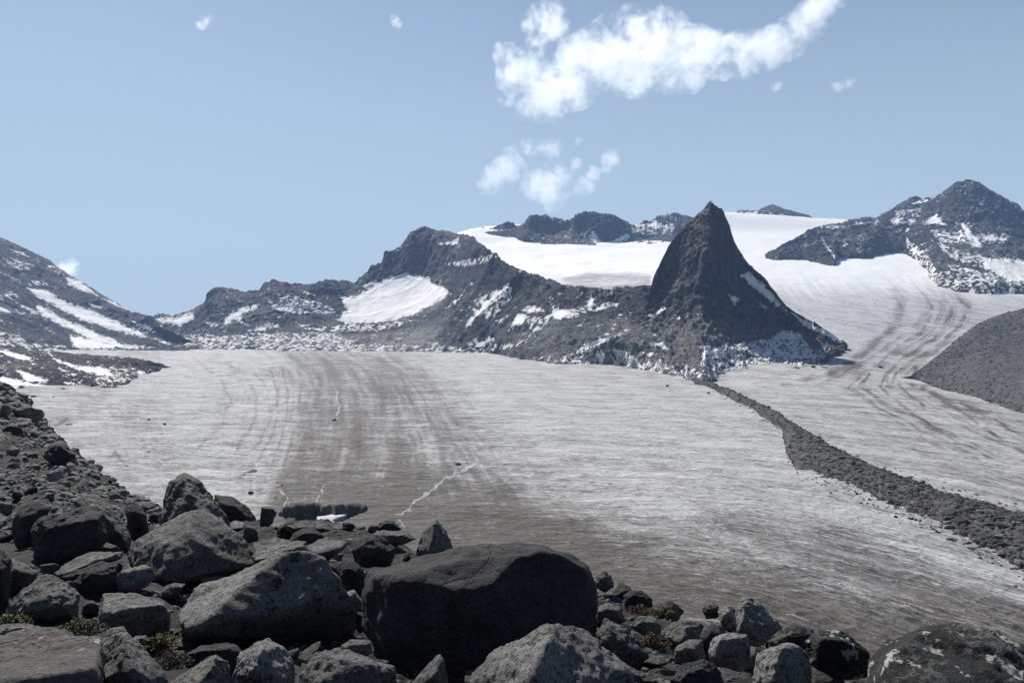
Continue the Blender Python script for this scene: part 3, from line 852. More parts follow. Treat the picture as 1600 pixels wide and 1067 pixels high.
rockmass('rocky_summit', 'small rounded rocky summit behind the white snow saddle right of the pyramid peak', 'summit',
         [[(1120, 338, 4100), (1140, 331, 4100), (1165, 329, 4100), (1185, 329, 4100), (1194, 323, 4100), (1206, 320, 4100), (1230, 327, 4100), (1252, 334, 4100), (1267, 338, 4100), (1277, 349, 4050), (1290, 352, 4050), (1310, 356, 4000)],
          [(1120, 342, 4000), (1165, 333, 4000), (1190, 334, 3990), (1219, 346, 3850), (1250, 347, 3850), (1277, 353, 3900), (1310, 360, 3900)],
          [(1120, 350, 3800), (1165, 338, 3900), (1190, 339, 3900), (1219, 356, 3700), (1277, 362, 3750), (1310, 368, 3750)],
          [(1120, 380, 3650), (1310, 400, 3600)]],
         [26, 8, 6], np.arange(1120, 1311, 1.3), M_RIDGE, [[(1216, 338), (1222, 336), (1221, 346)], [(1120, 332), (1140, 331), (1165, 331), (1183, 331), (1183, 345), (1120, 345)]], 9, 90, seed=28, skyjag=1.2, back=(200, -130), skip_top=0.5)

# --- the pyramid peak
hn_foot = pl([(970, 570), (1025, 581), (1065, 589), (1098, 598), (1147, 588), (1228, 588)]) + [(1280, 565, 1230), (1324, 546, 1390), (1340, 540, 1450)]
HNQ = rockmass('pyramid_peak', 'steep dark pyramid-shaped rock peak standing alone above the ice', 'peak',
         [[(970, 494, 1680), (985, 490, 1640), (1009, 481, 1540), (1015, 457, 1500), (1021, 432, 1500), (1033, 408, 1500), (1045, 383, 1500), (1055, 370, 1500), (1066, 357, 1500), (1078, 345, 1500), (1090, 335, 1500), (1100, 326, 1500), (1105, 319, 1500), (1110, 312, 1500), (1114, 318, 1500), (1120, 324, 1500), (1129, 331, 1500), (1134, 341, 1500), (1139, 351, 1500), (1147, 375, 1500), (1155, 390, 1500), (1163, 404, 1500), (1175, 418, 1500), (1192, 432, 1500), (1208, 452, 1490), (1228, 477, 1480), (1240, 486, 1470), (1277, 507, 1460), (1317, 532, 1440), (1340, 545, 1420)],
          [(970, 502, 1670), (990, 496, 1590), (1009, 490, 1510), (1025, 460, 1500), (1045, 425, 1495), (1070, 398, 1455), (1095, 380, 1408), (1110, 374, 1400), (1125, 385, 1430), (1145, 420, 1475), (1175, 450, 1485), (1210, 475, 1472), (1240, 497, 1462), (1317, 537, 1425), (1340, 547, 1410)],
          [(970, 522, 1570), (990, 515, 1500), (1009, 508, 1450), (1040, 497, 1410), (1075, 490, 1360), (1100, 486, 1318), (1125, 492, 1365), (1160, 500, 1415), (1210, 512, 1430), (1260, 528, 1420), (1317, 540, 1410), (1340, 536, 1460)],
          [(970, 548, 1470), (1000, 543, 1390), (1040, 536, 1320), (1098, 536, 1195), (1150, 544, 1260), (1228, 552, 1300), (1300, 551, 1310), (1324, 543, 1405), (1340, 536, 1460)],
          hn_foot, below(hn_foot, 50, -14)],
         [64, 64, 40, 40, 6], np.arange(970, 1325, 1.1), M_HORN,
         [[(1057, 495), (1067, 493), (1062, 501)], [(1015, 493), (1037, 479), (1041, 485), (1022, 494)], [(1097, 548), (1106, 532), (1112, 545), (1137, 536), (1136, 545), (1108, 556), (1103, 575), (1097, 588)],
          [(1157, 430), (1171, 426), (1192, 444), (1208, 459), (1224, 480), (1230, 487), (1214, 479), (1196, 464), (1179, 452)], [(1234, 488), (1269, 507), (1322, 530), (1313, 535), (1261, 512)], [(1137, 460), (1155, 464), (1149, 477)],
          [(1185, 472), (1200, 480), (1196, 484)], [(1007, 533), (1005, 540), (992, 537)], [(1017, 538), (1037, 534), (1043, 546)]],
         13, 80, broken=[[(1100, 548), (1147, 540), (1187, 532), (1228, 517), (1244, 517), (1275, 550), (1228, 570), (1187, 583), (1100, 590)], [(1185, 535), (1240, 516), (1240, 540), (1190, 560)], [(1100, 560), (1250, 560), (1230, 588), (1100, 592)], [(970, 560), (1090, 575), (1085, 592), (1000, 580)]],
         pale=[([(960, 512), (1060, 500), (1150, 512), (1250, 520), (1330, 545), (1240, 592), (1100, 602), (960, 580)], 14, 0.5), ([(970, 555), (1085, 565), (1090, 600), (970, 580)], 8, 0.7), ([(1110, 560), (1290, 550), (1260, 592), (1100, 595)], 8, 0.5)], mostly=[[(1099, 550), (1150, 541), (1190, 533), (1226, 518), (1246, 518), (1272, 548), (1300, 546), (1285, 562), (1240, 576), (1187, 586), (1102, 594)]], seed=33, skyjag=0.6, back=(150, -260), skip_top=0.08, sm=7.0, gully=0.8, fleck=-1.9, fade=20)

# --- right-hand mountain
rm_bot = [(1195, 400, 2950), (1213, 391, 2950), (1230, 394, 2950), (1256, 399, 2930), (1305, 411, 2800), (1312, 394, 2950), (1350, 390, 2950), (1387, 378, 3080), (1415, 376, 3080), (1447, 408, 2750), (1462, 434, 2450), (1500, 442, 2350), (1549, 450, 2280), (1571, 446, 2300), (1600, 448, 2300), (2100, 470, 2250)]
rockmass('mountain', 'broad dark summit with snow gullies at the upper right edge', 'mountain',
         [[(1195, 397, 3000), (1213, 388, 3020), (1230, 378, 3080), (1249, 368, 3150), (1270, 356, 3250), (1290, 351, 3350), (1305, 350, 3380), (1327, 344, 3420), (1357, 339, 3450), (1369, 342, 3450), (1387, 332, 3480), (1402, 321, 3500), (1429, 308, 3500), (1444, 312, 3480), (1462, 309, 3450), (1477, 299, 3430), (1496, 285, 3420), (1511, 281, 3420), (1530, 285, 3400), (1545, 295, 3380), (1575, 312, 3330), (1600, 330, 3300), (1700, 380, 3200), (1900, 420, 3000), (2100, 440, 2900)],
          [(1195, 398, 2980), (1213, 390, 2990), (1256, 382, 3060), (1305, 374, 3100), (1350, 364, 3150), (1387, 352, 3220), (1429, 345, 3240), (1462, 352, 3120), (1511, 345, 3100), (1560, 360, 3030), (1600, 375, 3000), (1900, 440, 2800), (2100, 455, 2700)],
          rm_bot, below(rm_bot, 90, -75)],
         [70, 76, 6], np.concatenate([np.arange(1195, 1640, 1.3), np.arange(1640, 2101, 4.0)]), M_RIDGE,
         [[(1389, 342), (1415, 340), (1407, 351), (1393, 347)], [(1415, 362), (1429, 334), (1433, 331), (1425, 347), (1419, 362)], [(1442, 349), (1466, 331), (1470, 344), (1481, 352)], [(1500, 345), (1526, 370), (1534, 385), (1522, 389), (1507, 366)],
          [(1455, 362), (1500, 371), (1500, 375), (1459, 367)], [(1534, 370), (1571, 370), (1567, 377), (1537, 376)], [(1421, 390), (1444, 392), (1447, 398), (1425, 397)],
          [(1279, 362), (1294, 385), (1309, 405), (1303, 403), (1290, 385)], [(1329, 350), (1361, 347), (1355, 350)], [(1275, 353), (1320, 354), (1300, 358)], [(1425, 319), (1436, 312), (1459, 312), (1432, 320)],
          [(1530, 402), (1600, 407), (1640, 420), (1640, 445), (1580, 440), (1540, 420)], [(1610, 360), (1660, 390), (1650, 400)]],
         20, 170, broken=[[(1466, 379), (1500, 392), (1540, 400), (1640, 407), (1640, 450), (1570, 436), (1540, 422), (1500, 408), (1474, 393)], [(1400, 330), (1440, 325), (1430, 350), (1400, 352)], [(1455, 360), (1580, 366), (1570, 380), (1470, 380)], [(1480, 412), (1560, 430), (1560, 440), (1490, 425)], [(1415, 370), (1447, 396), (1462, 420), (1549, 436), (1640, 436), (1640, 465), (1549, 465), (1450, 445), (1420, 395)]],
         seed=44, gully=0.4, skyjag=1.4, back=(300, -200), skip_top=0.3)

# --- the scree slope at the right edge
ss_foot = pl([(1405, 592), (1421, 593), (1470, 607), (1519, 622), (1600, 645), (1700, 672), (2100, 780)])
ss_top = [(1405, 592, 1080), (1421, 589, 1090), (1440, 575, 1110), (1455, 564, 1120), (1485, 539, 1150), (1530, 505, 1200), (1567, 490, 1230), (1600, 482, 1240), (1700, 455, 1230), (2100, 380, 1100)]
cols = np.concatenate([np.arange(1405, 1640, 1.3), np.arange(1640, 2101, 5.0)])
SS = loft([curve([(x, y + 3, d + 120) for x, y, d in ss_top], cols) + [0, 0, -30], curve(ss_top, cols), curve([(1405, 592, 1075), (1455, 580, 1050), (1530, 550, 1060), (1600, 545, 1040), (1700, 540, 1000), (2100, 560, 850)], cols), curve(ss_foot, cols), below(ss_foot, 20, -9)(cols)], [8, 46, 50, 6])
SS += gnormals(SS) * (fbm(SS / 40, 5, 0.6, seed=51) * 3.2 + fbm(SS / 5, 4, 0.65, seed=52) * 0.35)[..., None]
tag(link('scree_slope', grid_mesh('scree_slope', SS), M_SCREE), 'bare grey scree slope at the right edge above the ice', 'scree slope', kind='structure')

# --- medial moraine
up = [(1085, 592), (1100, 594), (1130, 605), (1160, 619), (1195, 636), (1225, 652), (1262, 675), (1300, 697), (1350, 724), (1400, 745), (1450, 762), (1500, 780), (1560, 795), (1600, 806), (1700, 830), (2000, 900)]
lo = [(1085, 599), (1100, 602), (1130, 616), (1160, 633), (1195, 655), (1222, 675), (1232, 715), (1250, 742), (1300, 756), (1350, 774), (1400, 792), (1450, 812), (1500, 836), (1560, 862), (1600, 885), (1700, 930), (2000, 1060)]
cols = np.concatenate([np.arange(1085, 1640, 1.3), np.arange(1640, 2001, 6.0)])
yu, yl = np.interp(cols, *np.array(up, float).T), np.interp(cols, *np.array(lo, float).T)
hgt = np.interp(cols, [1085, 1150, 1240, 1400, 2000], [2.0, 3.5, 4.8, 4.8, 4.5])
jit = fbm(np.stack([cols / 14, cols * 0, cols * 0], -1), 4, 0.65, seed=61)
jit2 = fbm(np.stack([cols / 12, cols * 0 + 9, cols * 0], -1), 4, 0.65, seed=62)
yu = yu + jit * 5
yl = yl + jit2 * 9 * sstep(cols, 1150, 1260)
ym = yu * 0.62 + yl * 0.38
cr = W(cols, ym, plane_d(ym, -80.0))
cr[:, 2] += hgt
MV = loft([W(cols, yu - 3, plane_d(yu - 3)) + [0, 0, -2.5], W(cols, yu, plane_d(yu)), cr, W(cols, yl, plane_d(yl)), W(cols, yl + 3, plane_d(yl + 3)) + [0, 0, -2.5]], [3, 22, 36, 4])
MV[..., 2] += fbm(MV / 22, 4, 0.6, seed=63) * 2.4 + fbm(MV / 5, 4, 0.7, seed=64) * 0.5
tag(link('medial_moraine', grid_mesh('medial_moraine', MV), M_MORAINE), 'dark ridge of rock debris running down between the two ice streams', 'moraine', kind='structure')

# --- the boulder slope we stand on
fg_crest = [(-500, 470, 90), (-200, 545, 80), (0, 602, 66), (22, 612, 64), (45, 640, 60), (72, 676, 55), (100, 698, 50), (130, 722, 45), (160, 745, 40), (195, 768, 34), (240, 785, 26), (300, 800, 21), (400, 812, 17), (500, 816, 15), (600, 834, 14), (700, 872, 12.5), (900, 912, 11.5), (1000, 935, 11.2), (1060, 972, 10.5), (1150, 985, 10.0), (1220, 1000, 9.6), (1300, 1012, 9.0), (1400, 1022, 8.5), (1600, 1034, 8.0), (2100, 1060, 7.5)]
A = np.array(fg_crest)
cols = np.arange(-500, 2101, 2.5)


def row(f_py, f_d):
    return W(cols, np.interp(cols, [a for a, _ in f_py], [b for _, b in f_py]), np.interp(cols, [a for a, _ in f_d], [b for _, b in f_d]))


crest = curve(fg_crest, cols)
far = crest.copy()
far[:, 1] = np.maximum(crest[:, 1] * 1.6, crest[:, 1] + 45)
far[:, 0] *= far[:, 1] / crest[:, 1]
far[:, 2] = -86
mid0 = crest * 1.0
mid0[:, 1] += np.maximum(2.0, crest[:, 1] * 0.06)
mid0[:, 2] -= np.maximum(1.6, crest[:, 1] * 0.05)
g1 = row([(-500, 640), (0, 730), (100, 762), (200, 812), (300, 845), (500, 862), (700, 905), (900, 940), (1100, 1000), (1300, 1040), (1600, 1060), (2100, 1085)], [(-500, 40), (0, 32), (100, 26), (200, 19), (300, 15), (500, 12), (700, 10), (1000, 9), (1300, 7.6), (2100, 6.5)])
g2 = row([(-500, 800), (0, 860), (200, 880), (300, 910), (500, 925), (700, 965), (1000, 1005), (1300, 1060), (2100, 1110)], [(-500, 16), (0, 12.5), (200, 11), (500, 9), (1000, 7.3), (1300, 6.4), (2100, 5.6)])
g3 = row([(-500, 980), (0, 985), (300, 1000), (700, 1030), (1000, 1050), (1300, 1100), (2100, 1160)], [(-500, 7.4), (0, 7.2), (300, 6.8), (700, 6.6), (1300, 5.6), (2100, 4.9)])
g4 = row([(-500, 1130), (1000, 1130), (2100, 1230)], [(-500, 4.6), (1000, 4.8), (2100, 4.2)])
g5 = row([(-500, 1500), (2100, 1500)], [(-500, 2.3), (2100, 2.3)])
g6 = row([(-500, 3600), (2100, 3600)], [(-500, 0.5), (2100, 0.5)])
g7 = g6.copy()
g7[:, 1] = -40
g7[:, 0] = np.linspace(-40, 40, len(cols))
g7[:, 2] = -1.6
FG = loft([far, mid0, crest, g1, g2, g3, g4, g5, g6, g7], [12, 6, 50, 44, 40, 40, 24, 8, 4])
dist = np.maximum(FG[..., 1], 3.0)
bumpy = fbm(FG / 2.2, 4, 0.6, seed=71) * 0.30 + fbm(FG / 0.6, 4, 0.6, seed=72) * 0.09
big = fbm(FG / 9.0, 4, 0.6, seed=73, ridged=True) * 1.1 * sstep(dist, 16, 40)
FG[..., 2] += (bumpy + big) * sstep(FG[..., 1], 1.0, 3.0) - 0.12 - 0.22 * sstep(FG[..., 1], 3.0, 6.0) * sstep(FG[..., 1], 10.5, 8.0)
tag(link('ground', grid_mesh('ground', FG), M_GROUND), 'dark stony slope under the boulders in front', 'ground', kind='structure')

# ------------------------------------------------------------------ boulders
def ico(sub):
    bm = bmesh.new()
    bmesh.ops.create_icosphere(bm, subdivisions=sub, radius=1.0)
    v = np.array([x.co[:] for x in bm.verts])
    f = np.array([[q.index for q in x.verts] for x in bm.faces])
    bm.free()
    return v, f


ICO = {k: ico(k) for k in (1, 2, 3, 4, 5, 6)}


def hull_planes(P):
    bm = bmesh.new()
    for p in P:
        bm.verts.new(p)
    bmesh.ops.convex_hull(bm, input=bm.verts[:])
    bm.normal_update()
    N, D = [], []
    for f in bm.faces:
        n = f.normal
        if n.length < 0.5:
            continue
        d = n.dot(f.verts[0].co)
        if d < 0:
            n, d = -n, -d
        N.append(n[:])
        D.append(max(d, 0.02))
    bm.free()
    return np.array(N), np.array(D)


def terrace(t):
    f = np.floor(t)
    return f + sstep(t - f, 0.35, 0.65)


def rock_from_planes(N, D, sub, p, size, rough, seed):
    """a block cut by planes (unit space), with worn edges and broken faces; size scales it to metres"""
    dirs, F = ICO[sub]
    c = np.maximum(dirs @ N.T / D[None], 0)
    cm = c.max(1, keepdims=True)
    r = 1.0 / (cm[:, 0] * ((c / cm) ** p).sum(1) ** (1.0 / p))
    V = dirs * r[:, None] * size
    L = float(np.mean(size))
    n = dirs / size
    n /= np.linalg.norm(n, axis=1, keepdims=True)
    q = V / L
    d = fbm(q * 1.7, 3, 0.5, seed=seed) * 0.018 + fbm(q * 6.0, 6, 0.72, seed=seed + 3) * 0.022 + terrace(fbm(q * np.array([2.2, 2.2, 3.0]), 4, 0.6, seed=seed + 5) * 7) * 0.022
    V = V + n * (d * L * rough)[:, None]
    return V, F


BOULDERS = []


def hero(name, label, outline, d, mat, crease=(), thick=0.8, sub=5, p=22, rough=1.0, group='boulders on the near slope', lean=0.25, cat='boulder', tilt=0.0, ext_down=0.13):
    """a boulder whose silhouette follows the traced outline; crease points stand nearer by a fraction of its thickness"""
    O = np.array(outline, float)
    cx, cy = O.mean(0)
    wpx, hpx = np.ptp(O[:, 0]), np.ptp(O[:, 1])
    size_m = math.sqrt(wpx * hpx) / FPX * d
    T = thick * size_m
    rel = (O[:, 1] - cy) / max(hpx * 0.5, 1)                 # -1 top .. 1 bottom
    O[:, 1] += ext_down * hpx * sstep(rel, 0.3, 0.9)
    dd = d - lean * T * rel + tilt * T * (O[:, 0] - cx) / wpx
    pts = [W(O[:, 0], O[:, 1], dd)]
    if crease:
        C = np.array(crease, float)
        pts.append(W(C[:, 0], C[:, 1], d - C[:, 2] * T))
    else:
        I = np.array([cx, cy]) + (O - [cx, cy]) * 0.55
        pts.append(W(I[:, 0], I[:, 1] + hpx * 0.08, d - 0.38 * T + 0 * I[:, 0]))
    B = np.array([cx, cy]) + (O - [cx, cy]) * 0.72
    pts.append(W(B[:, 0], B[:, 1] + hpx * 0.04, d + 0.62 * T + 0 * B[:, 0]))
    P = np.concatenate(pts)
    c = P.mean(0)
    ext = np.maximum(np.ptp(P, axis=0) / 2, 0.02)
    U = (P - c) / ext
    N, D = hull_planes(U)
    r = np.random.default_rng(len(BOULDERS) + 5)
    X = np.stack([r.normal(0, .75, 7), -np.abs(r.normal(.75, .35, 7)), r.normal(.15, .6, 7)], 1)     # broad fracture faces
    X /= np.linalg.norm(X, axis=1, keepdims=True)
    N, D = np.concatenate([N, X]), np.concatenate([D, (U @ X.T).max(0) * r.uniform(.80, .95, 7)])
    V, F = rock_from_planes(N, D, max(sub, 6) if wpx > 70 else sub, p * 8, ext, rough, seed=len(BOULDERS) * 7 + 1)
    V *= 1.02
    base = np.array([c[0], c[1], c[2] + V[:, 2].min()])
    V = V + c - base
    me = mesh_from(name, V, F)
    o = link(name, me, mat, base)
    tag(o, label, cat, group)
    BOULDERS.append((o, (cx, cy), label))
    return o


H = hero
# left part
H('boulder', 'dark blocky boulder with a flat pale-edged top, far left of the group', [(50, 816), (75, 805), (144, 791), (162, 802), (166, 844), (150, 864), (120, 877), (75, 889), (54, 880)], 12, M_GRAN_D, [(62, 832, .35), (150, 812, .35), (148, 850, .4), (70, 878, .4)], 0.9, p=26)
H('boulder', 'dark boulder peeping out behind the left side of the flat-topped block', [(19, 829), (22, 802), (34, 790), (56, 782), (78, 795), (60, 845), (25, 850)], 13.4, M_GRAN_D, thick=0.8, sub=4)
H('boulder', 'sloping grey slab leaning on the right of the flat-topped block', [(112, 783), (135, 773), (156, 776), (180, 799), (205, 836), (208, 862), (184, 866), (150, 830)], 13.6, M_GRAN_F, [(150, 800, .45), (190, 848, .5)], 0.9)
H('boulder', 'dark upright stone in the gap left of the tall pyramid boulder', [(195, 790), (216, 786), (229, 806), (233, 832), (210, 843), (198, 822)], 14.5, M_GRAN_D, sub=4)
H('boulder', 'tall craggy boulder with a knobbly round summit breaking the ice line', [(246, 812), (258, 776), (264, 752), (287, 741), (310, 749), (327, 772), (352, 803), (372, 834), (330, 850), (262, 835)], 17, M_GRAN_F, [(290, 765, .3), (275, 810, .55), (320, 815, .5)], 0.9, sub=6, rough=1.15, p=18)
H('boulder', 'smooth dark boulder in shade right behind the craggy tall one', [(334, 772), (364, 776), (388, 793), (400, 810), (401, 834), (370, 838), (340, 810)], 18.5, M_GRAN_D, thick=0.8)
H('boulder', 'large pyramid boulder with a lit left face and a dark right face', [(202, 872), (209, 847), (268, 811), (296, 798), (320, 799), (351, 815), (374, 840), (404, 867), (398, 884), (340, 902), (287, 912), (243, 920), (218, 900)], 11.2, M_GRAN_F, [(303, 806, .1), (292, 850, .62), (286, 896, .8), (235, 905, .45)], 1.0, sub=6, p=30, rough=0.65)
H('boulder', 'huge tilted slab with a wide speckled lit face and a black overhang below', [(274, 949), (292, 987), (312, 1005), (440, 1010), (505, 1021), (552, 1000), (556, 956), (526, 914), (508, 872), (482, 857), (440, 866), (398, 880), (318, 915)], 8.6, M_GRAN_S, [(292, 986, .95), (402, 952, .75), (468, 922, .55), (500, 880, .1), (340, 960, .92)], 0.75, sub=6, p=34, rough=0.7, lean=-0.15, ext_down=0.0)
H('boulder', 'flat grey slab lying behind the top edge of the huge tilted slab', [(392, 862), (398, 848), (430, 842), (478, 846), (480, 858), (440, 872), (400, 882)], 11, M_GRAN, [(400, 876, .7), (450, 864, .7)], 1.4, sub=4)
H('boulder', 'low boulder with a pale top and dark underside, left of the huge tilted slab', [(150, 967), (163, 930), (186, 926), (225, 930), (255, 940), (266, 957), (262, 990), (210, 996)], 8.0, M_GRAN, [(160, 962, .75), (205, 952, .75), (255, 948, .5), (215, 985, .55)], 0.9, p=28)
H('boulder', 'thin slab lying across two dark stones below the flat-topped block', [(84, 894), (96, 885), (138, 863), (192, 862), (190, 872), (135, 881), (98, 899)], 10.5, M_GRAN, [(100, 897, .6), (150, 877, .6)], 1.3, sub=4)
H('boulder', 'dark blocky stone with a lit upper edge under the thin slab', [(98, 901), (130, 886), (156, 878), (184, 880), (186, 930), (135, 932), (116, 918)], 10, M_GRAN_D, [(110, 904, .3), (176, 888, .4), (175, 925, .5), (135, 928, .5)], 0.9)
H('boulder', 'rough grey boulder with a lit sloping face above the green tuft at the left', [(8, 948), (40, 918), (56, 906), (74, 897), (102, 908), (126, 930), (120, 962), (60, 966), (20, 962)], 9.0, M_GRAN_F, [(50, 915, .2), (30, 952, .7), (100, 955, .7), (90, 920, .4)], 0.9, rough=1.2)
H('boulder', 'small angular grey stone wedged at the left edge above the rough boulder', [(4, 906), (18, 873), (34, 880), (60, 893), (48, 928), (14, 944)], 9.8, M_GRAN_F, sub=4)
H('boulder', 'black stone cut off by the left edge of the view', [(-60, 860), (-20, 846), (6, 860), (16, 874), (10, 906), (12, 950), (-40, 970), (-70, 930)], 9.2, M_GRAN_D, sub=4)
H('boulder', 'broad flat purplish slab with pale lichen in the bottom left corner', [(-160, 1015), (0, 1000), (60, 987), (130, 988), (158, 998), (166, 1030), (160, 1090), (60, 1180), (-160, 1180)], 5.2, M_GRAN_P, [(-100, 1120, .8), (60, 1110, .8), (140, 1060, .6), (0, 1060, .62)], 0.9, sub=6, p=26, rough=0.8, lean=0.5)
H('boulder', 'sloping grey boulder right beside the purplish slab', [(156, 1004), (168, 976), (194, 981), (222, 1022), (256, 1048), (272, 1090), (160, 1120)], 5.6, M_GRAN, [(185, 1000, .3), (170, 1060, .7), (225, 1070, .7)], 0.9)
H('boulder', 'thin flat stone between the green tufts behind the purplish slab', [(-20, 980), (6, 976), (40, 974), (78, 984), (60, 992), (10, 996), (-20, 992)], 6.6, M_GRAN, thick=1.4, sub=4)
H('boulder', 'small pale stone beside the tuft of yellow-green plants', [(203, 1000), (212, 993), (228, 992), (233, 1001), (218, 1010), (206, 1008)], 6.6, M_GRAN_L, sub=4)
H('boulder', 'dark rounded stone behind the small lit dome at the bottom left', [(290, 1022), (312, 1010), (340, 1006), (366, 1005), (379, 1020), (380, 1050), (340, 1060), (300, 1050)], 6.8, M_GRAN_D, [(310, 1020, .4), (360, 1015, .4), (350, 1045, .5)], 0.9)
H('boulder', 'pointed stone with a lit left slope at the bottom edge, left of the pale dome', [(262, 1070), (290, 1050), (316, 1032), (336, 1023), (357, 1033), (364, 1070), (330, 1100), (270, 1100)], 5.7, M_GRAN, [(336, 1028, .1), (318, 1070, .7), (300, 1090, .7)], 0.9)
H('boulder', 'pale rounded boulder below the huge tilted slab', [(364, 1052), (378, 1020), (400, 1004), (421, 996), (444, 1011), (463, 1046), (452, 1085), (400, 1095), (366, 1085)], 6.0, M_GRAN_L, [(412, 1010, .3), (395, 1050, .6), (440, 1060, .5), (400, 1085, .6)], 0.9, p=16)
H('boulder', 'low rough grey boulder at the bottom edge between pale dome and shard', [(466, 1052), (486, 1032), (508, 1015), (545, 1018), (578, 1026), (612, 1042), (628, 1075), (560, 1110), (470, 1100)], 5.5, M_GRAN, [(510, 1025, .3), (500, 1070, .7), (590, 1075, .6), (560, 1035, .5)], 0.8)
H('boulder', 'small tan stone lying under the overhang of the huge tilted slab', [(532, 1006), (550, 998), (578, 1001), (584, 1019), (560, 1026), (538, 1020)], 6.4, M_GRAN_T, sub=4)
H('boulder', 'narrow upright shard leaning left in the dark gap below the big black boulder', [(644, 1066), (664, 1042), (687, 1020), (694, 1033), (702, 1075), (690, 1100), (655, 1100)], 5.5, M_GRAN, [(690, 1026, .1), (676, 1062, .6), (655, 1090, .5)], 0.8, sub=4)
# centre
H('boulder', 'biggest boulder, broad and almost black towards us with a rubbly top edge', [(572, 975), (575, 925), (583, 893), (620, 884), (680, 868), (732, 855), (778, 848), (848, 852), (890, 867), (914, 888), (926, 918), (931, 975), (925, 1040), (860, 1090), (700, 1100), (610, 1060)], 8.1, M_GRAN_D, [(588, 905, .3), (672, 915, .52), (760, 872, .3), (850, 868, .3), (905, 900, .3), (690, 1070, .62), (890, 1050, .4), (600, 1000, .4)], 0.85, sub=6, p=30, rough=0.65, lean=0.05)
H('boulder', 'front pyramid-shaped boulder with a lit left face at the bottom centre', [(736, 1064), (766, 1019), (810, 995), (855, 976), (874, 976), (908, 984), (953, 1019), (988, 1052), (1000, 1110), (860, 1150), (740, 1120)], 5.1, M_GRAN_S, [(868, 980, .1), (846, 1030, .62), (836, 1110, .9)], 0.95, sub=6, p=30)
H('boulder', 'small pointed pyramid stone standing on the skyline of the slope', [(648, 862), (659, 833), (679, 812), (689, 812), (700, 832), (711, 860), (690, 868), (660, 868)], 12.2, M_GRAN, [(682, 816, .1), (671, 864, .8)], 0.9, p=34)
H('boulder', 'dark half-dome stone on the skyline left of the small pointed pyramid', [(586, 826), (594, 816), (605, 812), (615, 814), (628, 826), (610, 832)], 14.2, M_GRAN_D, sub=4)
H('boulder', 'dark bluish stone with a rough crest behind the biggest boulder', [(550, 860), (566, 836), (590, 833), (607, 846), (620, 858), (610, 880), (556, 880)], 10.4, M_GRAN_D, [(575, 848, .4), (600, 868, .5)], 0.9)
H('boulder', 'slanting slab pointing right above the huge tilted slab', [(472, 857), (500, 842), (542, 846), (540, 856), (516, 870), (490, 872)], 11.2, M_GRAN, [(490, 868, .6), (525, 860, .6)], 1.3, sub=4)
H('boulder', 'rounded dark stone in the cleft between the huge slab and the biggest boulder', [(520, 882), (540, 873), (561, 881), (573, 900), (572, 934), (545, 930), (528, 905)], 9.7, M_GRAN_D)
H('boulder', 'small pale chip in the cleft between the huge slab and the biggest boulder', [(539, 925), (553, 920), (569, 942), (556, 954), (544, 945)], 9.1, M_GRAN_L, sub=4)
H('boulder', 'dark rounded stone in the rubble below the melt hole', [(450, 846), (458, 834), (471, 826), (492, 825), (507, 838), (490, 850), (465, 852)], 12.4, M_GRAN_D, sub=4)
H('boulder', 'long low slab along the rubble crest just below the melt hole', [(428, 826), (446, 817), (472, 812), (505, 813), (540, 818), (572, 824), (550, 836), (500, 836), (450, 832)], 14.5, M_GRAN_F, [(460, 822, .6), (530, 828, .6)], 1.0, rough=1.3)
H('boulder', 'flat stone on the crest between the half-dome and the small pyramid', [(575, 836), (600, 828), (640, 832), (652, 842), (620, 850), (585, 848)], 12.8, M_GRAN, sub=4, thick=1.2)
# right cluster
H('boulder', 'huge lichen-blackened boulder with white spots in the bottom right corner', [(1352, 1070), (1358, 1031), (1380, 1008), (1428, 984), (1456, 971), (1500, 976), (1535, 984), (1570, 995), (1605, 1010), (1700, 1060), (1720, 1130), (1400, 1150)], 5.2, M_LICH, [(1440, 995, .2), (1400, 1030, .5), (1550, 1010, .3), (1430, 1100, .75), (1600, 1090, .6)], 0.9, sub=6, p=14, rough=1.0)
H('boulder', 'grey rough boulder at the bottom edge left of the lichen-blackened giant', [(1174, 1070), (1186, 1022), (1205, 1010), (1231, 1001), (1254, 1012), (1268, 1040), (1264, 1085), (1190, 1100)], 5.7, M_GRAN_L, [(1225, 1012, .2), (1210, 1060, .6), (1245, 1070, .5)], 0.9, p=16)
H('boulder', 'black lichen-covered stone behind the grey rough boulder', [(1194, 1006), (1216, 986), (1240, 979), (1256, 979), (1272, 988), (1270, 1016), (1230, 1024), (1200, 1022)], 6.6, M_LICH, p=16)
H('boulder', 'long dark stone with white lichen flecks left of the bottom right giant', [(1258, 1000), (1276, 984), (1300, 983), (1322, 988), (1332, 1004), (1358, 1018), (1354, 1052), (1307, 1052), (1268, 1034)], 6.1, M_LICH, thick=0.8, p=16)
H('boulder', 'tall pitted boulder standing highest in the right-hand group, lit from the left', [(1149, 947), (1160, 934), (1172, 934), (1187, 941), (1204, 959), (1223, 978), (1214, 994), (1168, 1002), (1152, 980)], 8.0, M_GRAN_L, [(1165, 945, .2), (1160, 985, .6), (1195, 975, .5)], 0.9, p=16, rough=1.2)
H('boulder', 'pale upright stone left against the tall pitted boulder', [(1122, 955), (1136, 945), (1150, 951), (1156, 983), (1140, 984), (1126, 976)], 8.6, M_GRAN_L, sub=4)
H('boulder', 'small black lumpy stone at the top of the right-hand group', [(1096, 951), (1108, 942), (1123, 945), (1123, 962), (1104, 964)], 9.2, M_LICH, sub=4, rough=1.5)
H('boulder', 'pale square-faced boulder below the tall pitted one', [(1106, 1018), (1113, 997), (1136, 987), (1168, 992), (1174, 1031), (1163, 1042), (1114, 1034)], 6.6, M_GRAN_L, [(1122, 1000, .4), (1160, 998, .4), (1155, 1034, .5), (1118, 1028, .5)], 0.85)
